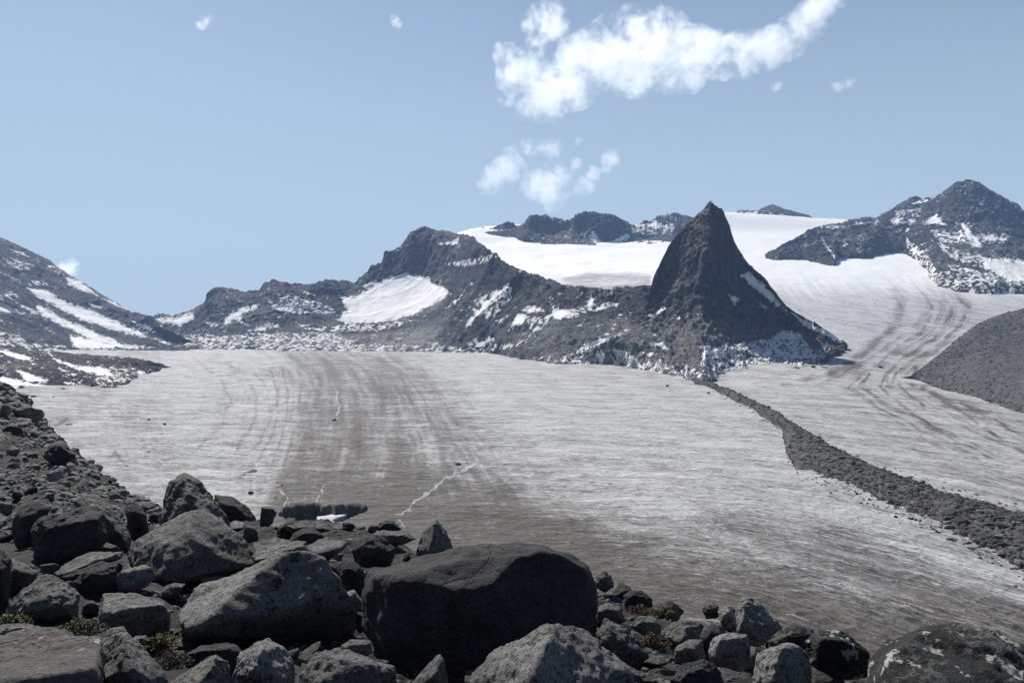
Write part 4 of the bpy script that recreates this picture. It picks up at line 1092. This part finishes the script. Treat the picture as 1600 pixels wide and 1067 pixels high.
H('boulder', 'dark curved stone left above the pale square-faced boulder', [(1093, 992), (1110, 974), (1127, 976), (1140, 987), (1118, 1000), (1104, 1028), (1094, 1014)], 7.2, M_GRAN_D, sub=4)
H('boulder', 'tan boulder with a sunlit left face beside the reddish plants', [(1031, 988), (1050, 972), (1082, 969), (1101, 976), (1092, 1002), (1070, 1010), (1054, 1014)], 7.6, M_GRAN_T, [(1072, 980, .2), (1066, 1006, .7)], 0.9)
H('boulder', 'angular grey stone under the tan boulder', [(1052, 1014), (1074, 999), (1095, 999), (1106, 1027), (1074, 1037), (1056, 1030)], 6.9, M_GRAN, sub=4)
H('boulder', 'rounded pale tan stone left of the green cushion in the right-hand group', [(982, 978), (1001, 961), (1020, 961), (1034, 978), (1029, 994), (1004, 988)], 8.0, M_GRAN_T, sub=4, p=14)
H('boulder', 'grey dome stone close to the right flank of the biggest boulder', [(929, 952), (947, 941), (970, 949), (978, 969), (955, 972), (934, 970)], 9.1, M_GRAN, sub=4, p=14)
H('boulder', 'sharp-edged grey boulder with streaked lit faces right of the biggest boulder', [(931, 988), (946, 967), (968, 976), (988, 990), (1020, 1023), (998, 1038), (960, 1022), (936, 1006)], 7.0, M_GRAN_F, [(950, 975, .2), (955, 1005, .6), (995, 1025, .6)], 0.85, p=34)
H('boulder', 'dark smooth stone at the bottom edge right of the front pyramid', [(1044, 1070), (1064, 1040), (1100, 1028), (1128, 1049), (1134, 1080), (1090, 1100)], 5.7, M_GRAN_D)
H('boulder', 'dark lump at the edge of the slope above the grey dome stone', [(974, 929), (988, 921), (1002, 922), (1020, 936), (1020, 948), (976, 948)], 10.2, M_GRAN_D, sub=4)
H('boulder', 'spiky little stone on the slope edge right of the biggest boulder', [(926, 914), (934, 897), (946, 892), (954, 900), (960, 914), (945, 922)], 10.9, M_GRAN_F, sub=4, rough=1.6, p=34)
N_HERO = len(BOULDERS)

# ------------------------------------------------------------------ loose stones: shared shapes
SHAPES = []
ADJ = ['blocky', 'flat', 'wedge-shaped', 'rounded', 'jagged', 'squat', 'pointed', 'slab-like', 'lumpy', 'angular']
DIM = [(1, .9, .8), (1, .8, .34), (1, .7, .6), (1, .9, .75), (1, .75, .7), (1, .95, .5), (.8, .8, 1), (1.1, .8, .26), (1, .85, .65), (1, .8, .7)]


def stone_planes(rng, n):
    N = rng.normal(size=(n, 3))
    N /= np.linalg.norm(N, axis=1, keepdims=True)
    N = np.concatenate([N, [[0, 0, -1.], [0, 0, 1.], [1, 0, 0], [-1, 0, 0], [0, 1, 0], [0, -1, 0]]])
    D = np.concatenate([rng.uniform(.66, .98, n), np.ones(6)])
    return N, D


rng = np.random.default_rng(5)
for k in range(10):
    N, D = stone_planes(rng, 12 if k not in (3, 8) else 24)
    V, F = rock_from_planes(N, D, 4, 90 if k not in (3, 8) else 24, np.array(DIM[k]) * 0.5, 1.0 if k != 4 else 1.7, seed=200 + k * 11)
    V[:, 2] -= V[:, 2].min()
    SHAPES.append((V, F))
SHAPE_ME = {}


def shape_mesh(k, mat):
    key = (k, mat.name)
    if key not in SHAPE_ME:
        me = mesh_from('stone', *SHAPES[k])
        me.materials.append(mat)
        SHAPE_ME[key] = me
    return SHAPE_ME[key]


def stone(k, mat, loc, size, name, label, group, sink=0.2, cat='rock', flatten=1.0):
    o = bpy.data.objects.new(name, shape_mesh(k, mat))
    COL.objects.link(o)
    s = size
    o.scale = (s * random.uniform(.9, 1.15), s * random.uniform(.85, 1.1), s * flatten)
    o.rotation_euler = (random.uniform(-.3, .3), random.uniform(-.3, .3), random.uniform(0, 6.28))
    o.location = (loc[0], loc[1], loc[2] - sink * s * DIM[k][2])
    tag(o, label, cat, group)
    return o


def nearest(px, py):
    b = min(BOULDERS[:N_HERO], key=lambda b: (b[1][0] - px) ** 2 + ((b[1][1] - py) * 1.4) ** 2)
    dx, dy = px - b[1][0], py - b[1][1]
    if abs(dx) > abs(dy) * 1.2:
        side = 'to the right of' if dx > 0 else 'to the left of'
    else:
        side = 'below' if dy > 0 else 'above'
    return side, b[2]


SHORT = {}
for o, c, l in BOULDERS:
    SHORT[l] = ' '.join(l.split()[:5])

FGF = FG[:, (cols > -60) & (cols < 1660)]
fpx, fpy = PROJ(FGF)
R_, C_ = fpx.shape
tone = {M_GRAN.name: 'grey', M_GRAN_D.name: 'dark', M_GRAN_L.name: 'pale', M_GRAN_F.name: 'streaked', M_LICH.name: 'black-spotted', M_GRAN_T.name: 'tan'}


def short_name(l):
    w_ = l.split()
    stop = ('with', 'lying', 'in', 'at', 'behind', 'leaning', 'right', 'left', 'standing', 'on', 'beside', 'between', 'below', 'under', 'above', 'cut', 'peeping', 'wedged', 'along', 'just', 'close', 'across', 'pointing', 'left', 'lit', 'breaking')
    out = []
    for x in w_:
        x2 = x.strip(',')
        if x2 in stop and len(out) >= 2:
            break
        out.append(x2)
    return ' '.join(out[:6])


USED = set()
NLOOSE = 0
rng = np.random.default_rng(77)


def try_label(a, px, py, zone):
    side, l = nearest(px, py)
    lab = f'{a} stone {side} the {short_name(l)}'
    if zone:
        lab = f'{a} stone {zone}'
    return ' '.join(lab.split()[:16])


# stones that fill the gaps between the boulders, and the long stony slope at the left
want = []
for k in range(6000):
    r, c = int(rng.integers(12, R_ - 14)), int(rng.integers(0, C_))
    x, y = fpx[r, c], fpy[r, c]
    if not (-30 < x < 1630 and 560 < y < 1085):
        continue
    P = FGF[r, c]
    d = P[1]
    if d < 3.6 or d > 75:
        continue
    szp = rng.uniform(13, 34) * (1.25 if y > 900 else 0.95)        # on screen, pixels of the photograph
    if x > 930 and y > 950:
        szp = rng.uniform(24, 64)
    if x < 260 and y < 800:
        szp = rng.uniform(12, 30) if rng.random() < .6 else rng.uniform(30, 52)
    want.append((x, y, d, szp, P))
kept = []
for x, y, d, szp, P in want:
    if len(kept) >= 170:
        break
    if any((x - a) ** 2 + (y - b) ** 2 < ((szp + s) * 0.50) ** 2 for a, b, _, s, _ in kept):
        continue
    if any(abs(x - b[1][0]) < 22 and abs(y - b[1][1]) < 15 for b in BOULDERS):
        continue
    kept.append((x, y, d, szp, P))
for x, y, d, szp, P in kept:
    k = int(rng.integers(0, 10))
    mat = [M_GRAN, M_GRAN_D, M_GRAN_F, M_GRAN, M_GRAN_L, M_GRAN_D, M_LICH if x > 900 else M_GRAN_F][int(rng.integers(0, 7))]
    size = szp / FPX * d * 1.15
    a = f'{tone[mat.name]} {ADJ[k]}'
    zone = None
    if x < 250 and y < 790:
        zone = 'on the long rubble slope at the left, ' + ('near its crest against the ice' if y < 700 else 'low down towards the boulders' if y > 750 else 'half-way down')
    stone(k, mat, P, size, 'rock', try_label(('small ' if szp < 18 else 'larger ') + a, x, y, zone), 'loose stones between the boulders' if not zone else 'stones on the left rubble slope', sink=0.12)


def joined_stones(name, label, cat, places, mat, sub=1, group=None):
    """uncountable rubble: one object"""
    Vs, Fs, off = [], [], 0
    base, F = ICO[sub]
    r = np.random.default_rng(len(places))
    for P, s in places:
        V = base * (1 + r.uniform(-.28, .28, (len(base), 1))) * np.array([r.uniform(.7, 1.2), r.uniform(.7, 1.2), r.uniform(.4, .85)]) * 0.5 * s
        a = r.uniform(0, 6.28)
        V = V @ np.array([[math.cos(a), -math.sin(a), 0], [math.sin(a), math.cos(a), 0], [0, 0, 1]])
        Vs.append(V + P)
        Fs.append(F + off)
        off += len(base)
    me = mesh_from(name, np.concatenate(Vs), np.concatenate(Fs), smooth=False)
    o = link(name, me, mat)
    tag(o, label, cat, kind='stuff')
    return o


pl_ = []
while len(pl_) < 5200:
    r, c = int(rng.integers(10, R_ - 12)), int(rng.integers(0, C_))
    x, y, P = fpx[r, c], fpy[r, c], FGF[r, c]
    if P[1] < 3.4 or P[1] > 90 or not (-60 < x < 1660):
        continue
    szp = 3.5 + 10 * rng.random() ** 2.2 + (5 if y > 880 else 0)
    pl_.append((P - [0, 0, 0.1 * szp / FPX * P[1]], szp / FPX * P[1]))
n0 = 0
while n0 < 3000:
    r, c = int(rng.integers(12, R_ - 90)), int(rng.integers(0, C_))
    x, y, P = fpx[r, c], fpy[r, c], FGF[r, c]
    if not (-60 < x < 330 and 590 < y < 840) or P[1] > 95 or P[1] < 12:
        continue
    szp = 5.5 + 24 * rng.random() ** 2.3
    pl_.append((P - [0, 0, 0.12 * szp / FPX * P[1]], szp / FPX * P[1]))
    n0 += 1
joined_stones('rubble', 'countless small grey stones filling the gaps of the near slope', 'rubble', pl_, M_GRAN, 2)


def on_grid(V, r0, r1, n, smin, smax, pw=2.0, rng=rng, xlim=(-80, 1690)):
    out = []
    qx, qy = PROJ(V)
    tries = 0
    while len(out) < n and tries < n * 30:
        tries += 1
        r, c = int(rng.integers(r0, r1)), int(rng.integers(0, V.shape[1]))
        if not xlim[0] < qx[r, c] < xlim[1]:
            continue
        P = V[r, c]
        s = smin + (smax - smin) * rng.random() ** pw
        out.append((P, s, qx[r, c], qy[r, c]))
    return out


# medial moraine: the biggest blocks one by one, the rest as rubble
mr = on_grid(MV, 4, 62, 400, 1.5, 5.5, 1.5)
mr.sort(key=lambda t: -t[1] / t[0][1])
for P, s, x, y in mr[:46]:
    k = int(rng.integers(0, 10))
    where = 'low on the moraine near the right edge' if x > 1480 else 'on the wide middle part of the medial moraine' if x > 1240 else 'on the narrow upper tail of the medial moraine'
    edge = 'at its lower rim' if y > np.interp(x, *np.array(lo, float).T) - 14 else 'among its rubble'
    stone(k, M_GRAN_D if rng.random() < .6 else M_GRAN, P, s * 0.9, 'rock', f'{ADJ[k]} dark block {where} {edge}', 'blocks on the medial moraine', sink=0.25, flatten=0.62)
stray = []
for k in range(520):                                     # stones that have rolled out onto the ice
    x = rng.uniform(1110, 1660)
    a_, b_ = np.interp(x, *np.array(up, float).T), np.interp(x, *np.array(lo, float).T)
    off = abs(rng.normal(0, 9)) * (0.5 + (x - 1100) / 500)
    y = b_ + off if rng.random() < .7 else a_ - off * .6
    P = W(x, y, float(plane_d(y)))
    P[2] = glacier_z(P[0], P[1])
    stray.append((P, 0.5 + 1.5 * rng.random() ** 2))
joined_stones('moraine_rubble', 'grey rubble covering the medial moraine between the two ice streams', 'rubble', stray + [(P, s * 0.8) for P, s, _, _ in mr[46:] + on_grid(MV, 3, 62, 7500, 0.45, 3.4, 3.2)], M_MORAINE, 1)
joined_stones('scree_stones', 'scattered stones on the scree slope at the right edge', 'rubble', [(P, s) for P, s, _, _ in on_grid(SS, 8, 104, 5200, 0.7, 3.6, 3.0)], M_SCREE, 1)

# blocks fallen on the foot of the ridge and of the pyramid peak
tl = []
for V in (RDQ, HNQ):
    qx, qy = PROJ(V)
    lim = np.interp(qx, [760, 880, 980, 1040, 1100, 1180, 1260, 1330], [548, 542, 535, 535, 545, 540, 535, 545])
    ok = np.argwhere((qx > 800) & (qx < 1330) & (qy > lim) & (V[..., 2] > -81))
    ok = ok[ok[:, 0] > 30]
    for i in rng.integers(0, len(ok), 1300):
        r, c = ok[i]
        tl.append((V[r, c], (1.2 + 5.0 * rng.random() ** 3.0)))
joined_stones('talus', 'fallen blocks strewn over snow at the foot of the pyramid peak', 'talus', tl, M_GRAN, 1)

# single stones lying on the ice, where the photograph has them
for x, y, s, lab in ((522, 653, 9, 'small dark rock at the foot of the white meltwater line, mid-ice'), (393, 727, 17, 'largest dark rock lying alone on the ice above the melt hole'), (391, 761, 11, 'second dark rock on the ice, below the largest lone one'),
                     (92, 681, 12, 'dark rock on the ice just off the left rubble slope'), (108, 656, 9, 'dark rock beyond the thin dirt line at the left ice edge'), (53, 615, 10, 'dark rock on the grey ice below the left snow streaks'),
                     (84, 616, 5, 'small rock on grey ice at the far left, right of a larger one'), (100, 603, 10, 'dark stone on the ice rim under the rocky tongue'), (232, 652, 5, 'tiny rock on the left ice, highest of a loose row'),
                     (258, 659, 5, 'tiny rock right of the loose row on the left ice'), (253, 673, 5, 'tiny rock lowest of the loose row on the left ice'), (291, 693, 5, 'tiny rock alone on the pale ice left of the dirt band'),
                     (232, 706, 6, 'small rock on the ice above the craggy tall boulder'), (425, 573, 5, 'tiny dark rock far out near the ice horizon'), (715, 719, 12, 'flat dark rock by the upper end of the white crack'), (620, 826, 8, 'stone at the lower end of the white crack'),
                     (1270, 590, 8, 'dark rock on pale ice right of the pyramid peak, first of two'), (1287, 589, 8, 'dark rock on pale ice right of the pyramid peak, second of two'), (1375, 575, 9, 'dark rock on the dirt-banded ice left of the scree slope'),
                     (1482, 820, 15, 'dark rock just off the lower rim of the medial moraine'), (1515, 850, 8, 'small rock off the lower moraine rim, nearest the right edge'), (1485, 838, 10, 'rock below the larger one at the lower moraine rim'), (1424, 807, 9, 'rock at the lower moraine rim, left of the others'),
                     (1043, 600, 6, 'tiny rock on the ice left of the moraine head'), (1107, 611, 6, 'small rock left of the moraine tail at its head'), (432, 748, 5, 'small rock in a cluster above the left end of the melt hole'), (441, 752, 5, 'right-hand small rock in the cluster above the melt hole'),
                     (430, 768, 5, 'small rock just above the left end of the melt hole')):
    d = float(plane_d(y + s * 0.3, -79.0)) if x < 1250 or y > 600 else 1180.0
    P = W(x, y, d)
    P[2] = glacier_z(P[0], P[1])
    stone(int(rng.integers(0, 10)), M_GRAN_D, P, s / FPX * d * 1.05, 'rock', lab, 'lone rocks on the ice', sink=0.2, flatten=0.6)

# ------------------------------------------------------------------ plants
def leafy(name, label, cat, px, py, d, wpx, hpx, n, cols_, seed, stems=True):
    r = np.random.default_rng(seed)
    wm, hm = wpx / FPX * d, hpx / FPX * d * 0.72
    base = W(px, py, d)
    V, F = [], []
    for k in range(n):
        a, rr = r.uniform(0, 6.28), math.sqrt(r.random())
        x, y = math.cos(a) * rr * wm * .5, math.sin(a) * rr * wm * .36
        lob = float(perlin(np.array([[x / wm * 5, y / wm * 5, seed * 3.1]]), 4)[0])
        if lob < -0.12:
            continue
        top = (0.75 + lob * 1.3) * hm * (1 - .75 * rr * rr) * r.uniform(.45, 1.1)
        L = r.uniform(.012, .028) * (d / 6.5)
        el = r.uniform(.1, 1.3)
        az = r.uniform(0, 6.28)
        u = np.array([math.cos(az) * math.cos(el), math.sin(az) * math.cos(el), math.sin(el)])
        s = np.cross(u, [0, 0, 1.]) + r.normal(0, .2, 3)
        s /= np.linalg.norm(s)
        p = np.array([x, y, top])
        i = len(V)
        V += [p, p + u * L * .5 + s * L * .24, p + u * L, p + u * L * .5 - s * L * .24]
        F.append([i, i + 1, i + 2, i + 3])
    root = bpy.data.objects.new(name, None)
    COL.objects.link(root)
    root.location = base
    tag(root, label, cat, 'alpine plants among the boulders')
    m = NT(name + '_leaf')
    ns = m.noise(m.coord(), 40.0, 3, .6)
    ns2 = m.noise(m.coord(), 7.0, 3, .6)
    c = m.mix(m.step(ns, .35, .65), cols_[0], cols_[1])
    c = m.mix(m.step(ns2, .48, .62), c, cols_[2])
    mat = m.done(c, .7, None, .2)
    m.bsdf.inputs['Transmission Weight'].default_value = 0.0
    link('foliage', mesh_from('foliage', np.array(V), np.array(F), False), mat, parent=root)
    # twiggy cushion underneath
    sv, sf = [], []
    for k in range(n // 14):
        a, rr = r.uniform(0, 6.28), math.sqrt(r.random())
        q = np.array([math.cos(a) * rr * wm * .48, math.sin(a) * rr * wm * .34, 0])
        t = q * 1.05 + [0, 0, hm * (1 - .75 * rr * rr) * r.uniform(.5, .95)]
        b0 = q * .5 - [0, 0, hm * .3]
        e = .0035 * d / 6.5
        i = len(sv)
        for pt in (b0, t):
            sv += [pt + [e, 0, 0], pt + [-e * .5, e * .87, 0], pt + [-e * .5, -e * .87, 0]]
        sf += [[i, i + 1, i + 4, i + 3], [i + 1, i + 2, i + 5, i + 4], [i + 2, i, i + 3, i + 5]]
    tw = NT(name + '_twig')
    link('stem', mesh_from('stem', np.array(sv), np.array(sf), False), tw.done((0.06, 0.045, 0.03), .9), parent=root)
    return root


GR = ((0.06, 0.072, 0.02), (0.115, 0.12, 0.032), (0.04, 0.042, 0.018))
RD = ((0.045, 0.028, 0.02), (0.08, 0.045, 0.028), (0.05, 0.045, 0.022))
leafy('alpine_plant', 'low green tuft at the left edge beneath the rough grey boulder', 'plant', 16, 978, 7.4, 66, 24, 1500, GR, 1)
leafy('alpine_plant', 'widest green cushion, behind the purplish slab', 'plant', 124, 988, 7.1, 86, 22, 2000, GR, 2)
leafy('alpine_plant', 'yellow-green tuft in front of the low pale-topped boulder', 'plant', 250, 1008, 6.6, 62, 22, 1500, ((0.075, 0.078, 0.02), (0.125, 0.12, 0.032), (0.055, 0.05, 0.02)), 3)
leafy('heather', 'reddish-brown heather patch below the yellow-green tuft', 'plant', 268, 1038, 6.1, 66, 24, 1300, RD, 4)
leafy('alpine_plant', 'green cushion on the slope edge in the right-hand group', 'plant', 1036, 962, 8.6, 36, 14, 900, GR, 5)
leafy('heather', 'rusty heather patch left of the tan boulder in the right-hand group', 'plant', 1024, 1006, 7.5, 54, 26, 1200, ((0.055, 0.03, 0.022), (0.09, 0.048, 0.033), (0.045, 0.035, 0.022)), 6)
leafy('heather', 'thin strip of rusty heather below the dark lump at the slope edge', 'plant', 1000, 956, 9.2, 50, 10, 800, ((0.08, 0.04, 0.028), (0.12, 0.06, 0.04), (0.07, 0.05, 0.03)), 7)

# ------------------------------------------------------------------ clouds (well beyond and above the haze)
def cloud_material(name, dens, s, blobs):
    """vapour thick at the heart of each puff, torn to wisps by noise at its rim"""
    n = NT(name)
    n.n.remove(n.bsdf)
    v = n.n.new('ShaderNodeVolumePrincipled')
    p = n.coord()
    acc = None
    for c, r in blobs:
        t = n.n.new('ShaderNodeVectorMath')
        t.operation = 'DISTANCE'
        n.t.links.new(p, t.inputs[0])
        t.inputs[1].default_value = c
        k = n.m('MULTIPLY_ADD', t.outputs['Value'], -1.0 / r, 1.0)
        acc = k if acc is None else n.m('SMOOTH_MAX', acc, k, 0.2)
    a = n.noise(p, 0.0034 * s, 8, 0.68, 0.5)
    b = n.noise(p, 0.016 * s, 5, 0.7, 0.3)
    c_ = n.noise(p, 0.05 * s, 4, 0.7, 0.2)
    b = n.m('ADD', b, n.m('MULTIPLY', n.m('SUBTRACT', c_, 0.5), 0.5))
    f = n.m('ADD', acc, n.m('ADD', n.m('MULTIPLY', n.m('SUBTRACT', a, 0.475), 4.4), n.m('MULTIPLY', n.m('SUBTRACT', b, 0.5), 2.3)))
    n.put(v.inputs['Density'], n.m('MULTIPLY', n.step(f, 0.08, 1.25), dens))
    v.inputs['Color'].default_value = (1, 1, 1, 1)
    v.inputs['Anisotropy'].default_value = 0.35
    n.t.links.new(v.outputs[0], n.out.inputs['Volume'])
    return n.mat


def cloud(label, blobs, dens, mat_s=1.0, D=6800.0, seed=0, vox=16.0):
    r = np.random.default_rng(seed)
    base, F = ICO[3]
    Vs, Fs, off, cen = [], [], 0, []
    k = D / FPX
    for b in blobs:
        x, y, rr = b[:3]
        sx = b[3] if len(b) > 3 else 1.0
        c = W(x, y, D + r.uniform(-.5, .5) * rr * k)
        cen.append((c, rr * 1.6 * k))
        Vs.append(base * np.array([rr * sx, rr * 1.1, rr]) * k * 1.75 + c)
        Fs.append(F + off)
        off += len(base)
    V = np.concatenate(Vs)
    org = V.mean(0)
    me = mesh_from('cloud', V - org, np.concatenate(Fs))
    o = link('cloud', me, None, org)
    mod = o.modifiers.new('r', 'REMESH')
    mod.mode = 'VOXEL'
    mod.voxel_size = vox
    dg = bpy.context.evaluated_depsgraph_get()
    ev = o.evaluated_get(dg).to_mesh()
    n = len(ev.vertices)
    co = np.empty(n * 3, np.float32)
    no = np.empty(n * 3, np.float32)
    ev.vertices.foreach_get('co', co)
    ev.vertices.foreach_get('normal', no)
    fc = [list(p.vertices) for p in ev.polygons]
    fc = np.array([f for f in fc if len(f) == 4])
    o.modifiers.clear()
    co, no = co.reshape(-1, 3), no.reshape(-1, 3)
    q = co + org
    dsp = fbm(q / 150, 5, .6, seed=seed + 80) * 40 + fbm(q / 40, 3, .6, seed=seed + 90) * 10
    co = co + no * (dsp * min(1.0, vox / 16))[:, None]
    o.data = mesh_from('cloud', co, fc)
    o.data.materials.append(cloud_material('cloud_vapour', dens, mat_s, [(c - org, r) for c, r in cen]))
    tag(o, label, 'cloud', 'clouds above the peaks')
    return o


cloud('large ragged white cloud stretching up to the right, highest in the sky',
      [(790, 84, 13), (802, 118, 18), (796, 148, 12), (828, 108, 20), (852, 30, 20), (832, 36, 12), (868, 40, 15), (840, 66, 12), (836, 86, 12), (842, 150, 25), (868, 165, 16), (864, 138, 26), (892, 128, 28), (905, 92, 24), (930, 98, 32), (960, 78, 32), (1000, 58, 32), (1028, 72, 34), (990, 102, 30),
       (1050, 92, 32), (1080, 82, 26), (1108, 84, 22), (1120, 66, 12), (1132, 90, 22), (1158, 82, 22), (1166, 104, 16), (1160, 62, 10), (1186, 80, 18), (1205, 76, 20), (1230, 62, 20), (1252, 46, 20), (1270, 30, 20), (1286, 10, 18), (1306, -6, 16), (1318, 8, 6), (1075, 122, 16), (780, 156, 8)], 0.0046, seed=1)
cloud('smaller broken white cloud below the large one, above the dark crags',
      [(760, 290, 10), (777, 280, 16), (792, 264, 16), (804, 250, 14), (824, 236, 12), (860, 234, 13), (848, 230, 9), (838, 290, 17), (858, 288, 20), (880, 274, 14), (897, 260, 10), (866, 308, 15), (862, 322, 8), (916, 286, 10), (925, 274, 9), (905, 296, 8), (905, 222, 6), (955, 248, 10), (950, 266, 7)], 0.0032, 1.3, seed=2, vox=10)
cloud('small white cloud showing just over the left mountainside', [(100, 421, 9), (110, 417, 9), (119, 414, 6)], 0.010, 2.0, seed=3, vox=8)
cloud('faint thin wisp at the upper right, right of the large cloud', [(1310, 134, 6, 1.5), (1326, 131, 6, 1.5)], 0.006, 3.0, seed=4, vox=6)
cloud('faint slanting wisp at the upper left, left of two', [(313, 40, 5, 1.3), (322, 34, 6, 1.4), (330, 29, 4, 1.4)], 0.006, 3.0, seed=5, vox=6)
cloud('faint small wisp at the top, between left wisp and large cloud', [(613, 26, 4), (618, 33, 6), (623, 39, 5)], 0.006, 3.0, seed=6, vox=6)
cloud('tiny puff below the right arm of the large cloud', [(1214, 134, 6)], 0.006, 3.0, seed=7, vox=6)

# ------------------------------------------------------------------ the air
hm = NT('air')
hm.n.remove(hm.bsdf)
hv = hm.n.new('ShaderNodeVolumePrincipled')
hv.inputs['Color'].default_value = (0.40, 0.60, 1.0, 1)
hv.inputs['Density'].default_value = 0.000042
hv.inputs['Anisotropy'].default_value = 0.2
hm.t.links.new(hv.outputs[0], hm.out.inputs['Volume'])
x0, x1, y0, y1, z0, z1 = -4600, 6200, -120, 5000, -330, 640
vb = np.array([[x, y, z] for x in (x0, x1) for y in (y0, y1) for z in (z0, z1)], float)
fb = np.array([[0, 1, 3, 2], [4, 6, 7, 5], [0, 4, 5, 1], [2, 3, 7, 6], [0, 2, 6, 4], [1, 5, 7, 3]])
hz = link('haze', mesh_from('haze', vb, fb, False), hm.mat)
tag(hz, 'thin blue mountain air that pales the far ridges', 'haze', kind='stuff')
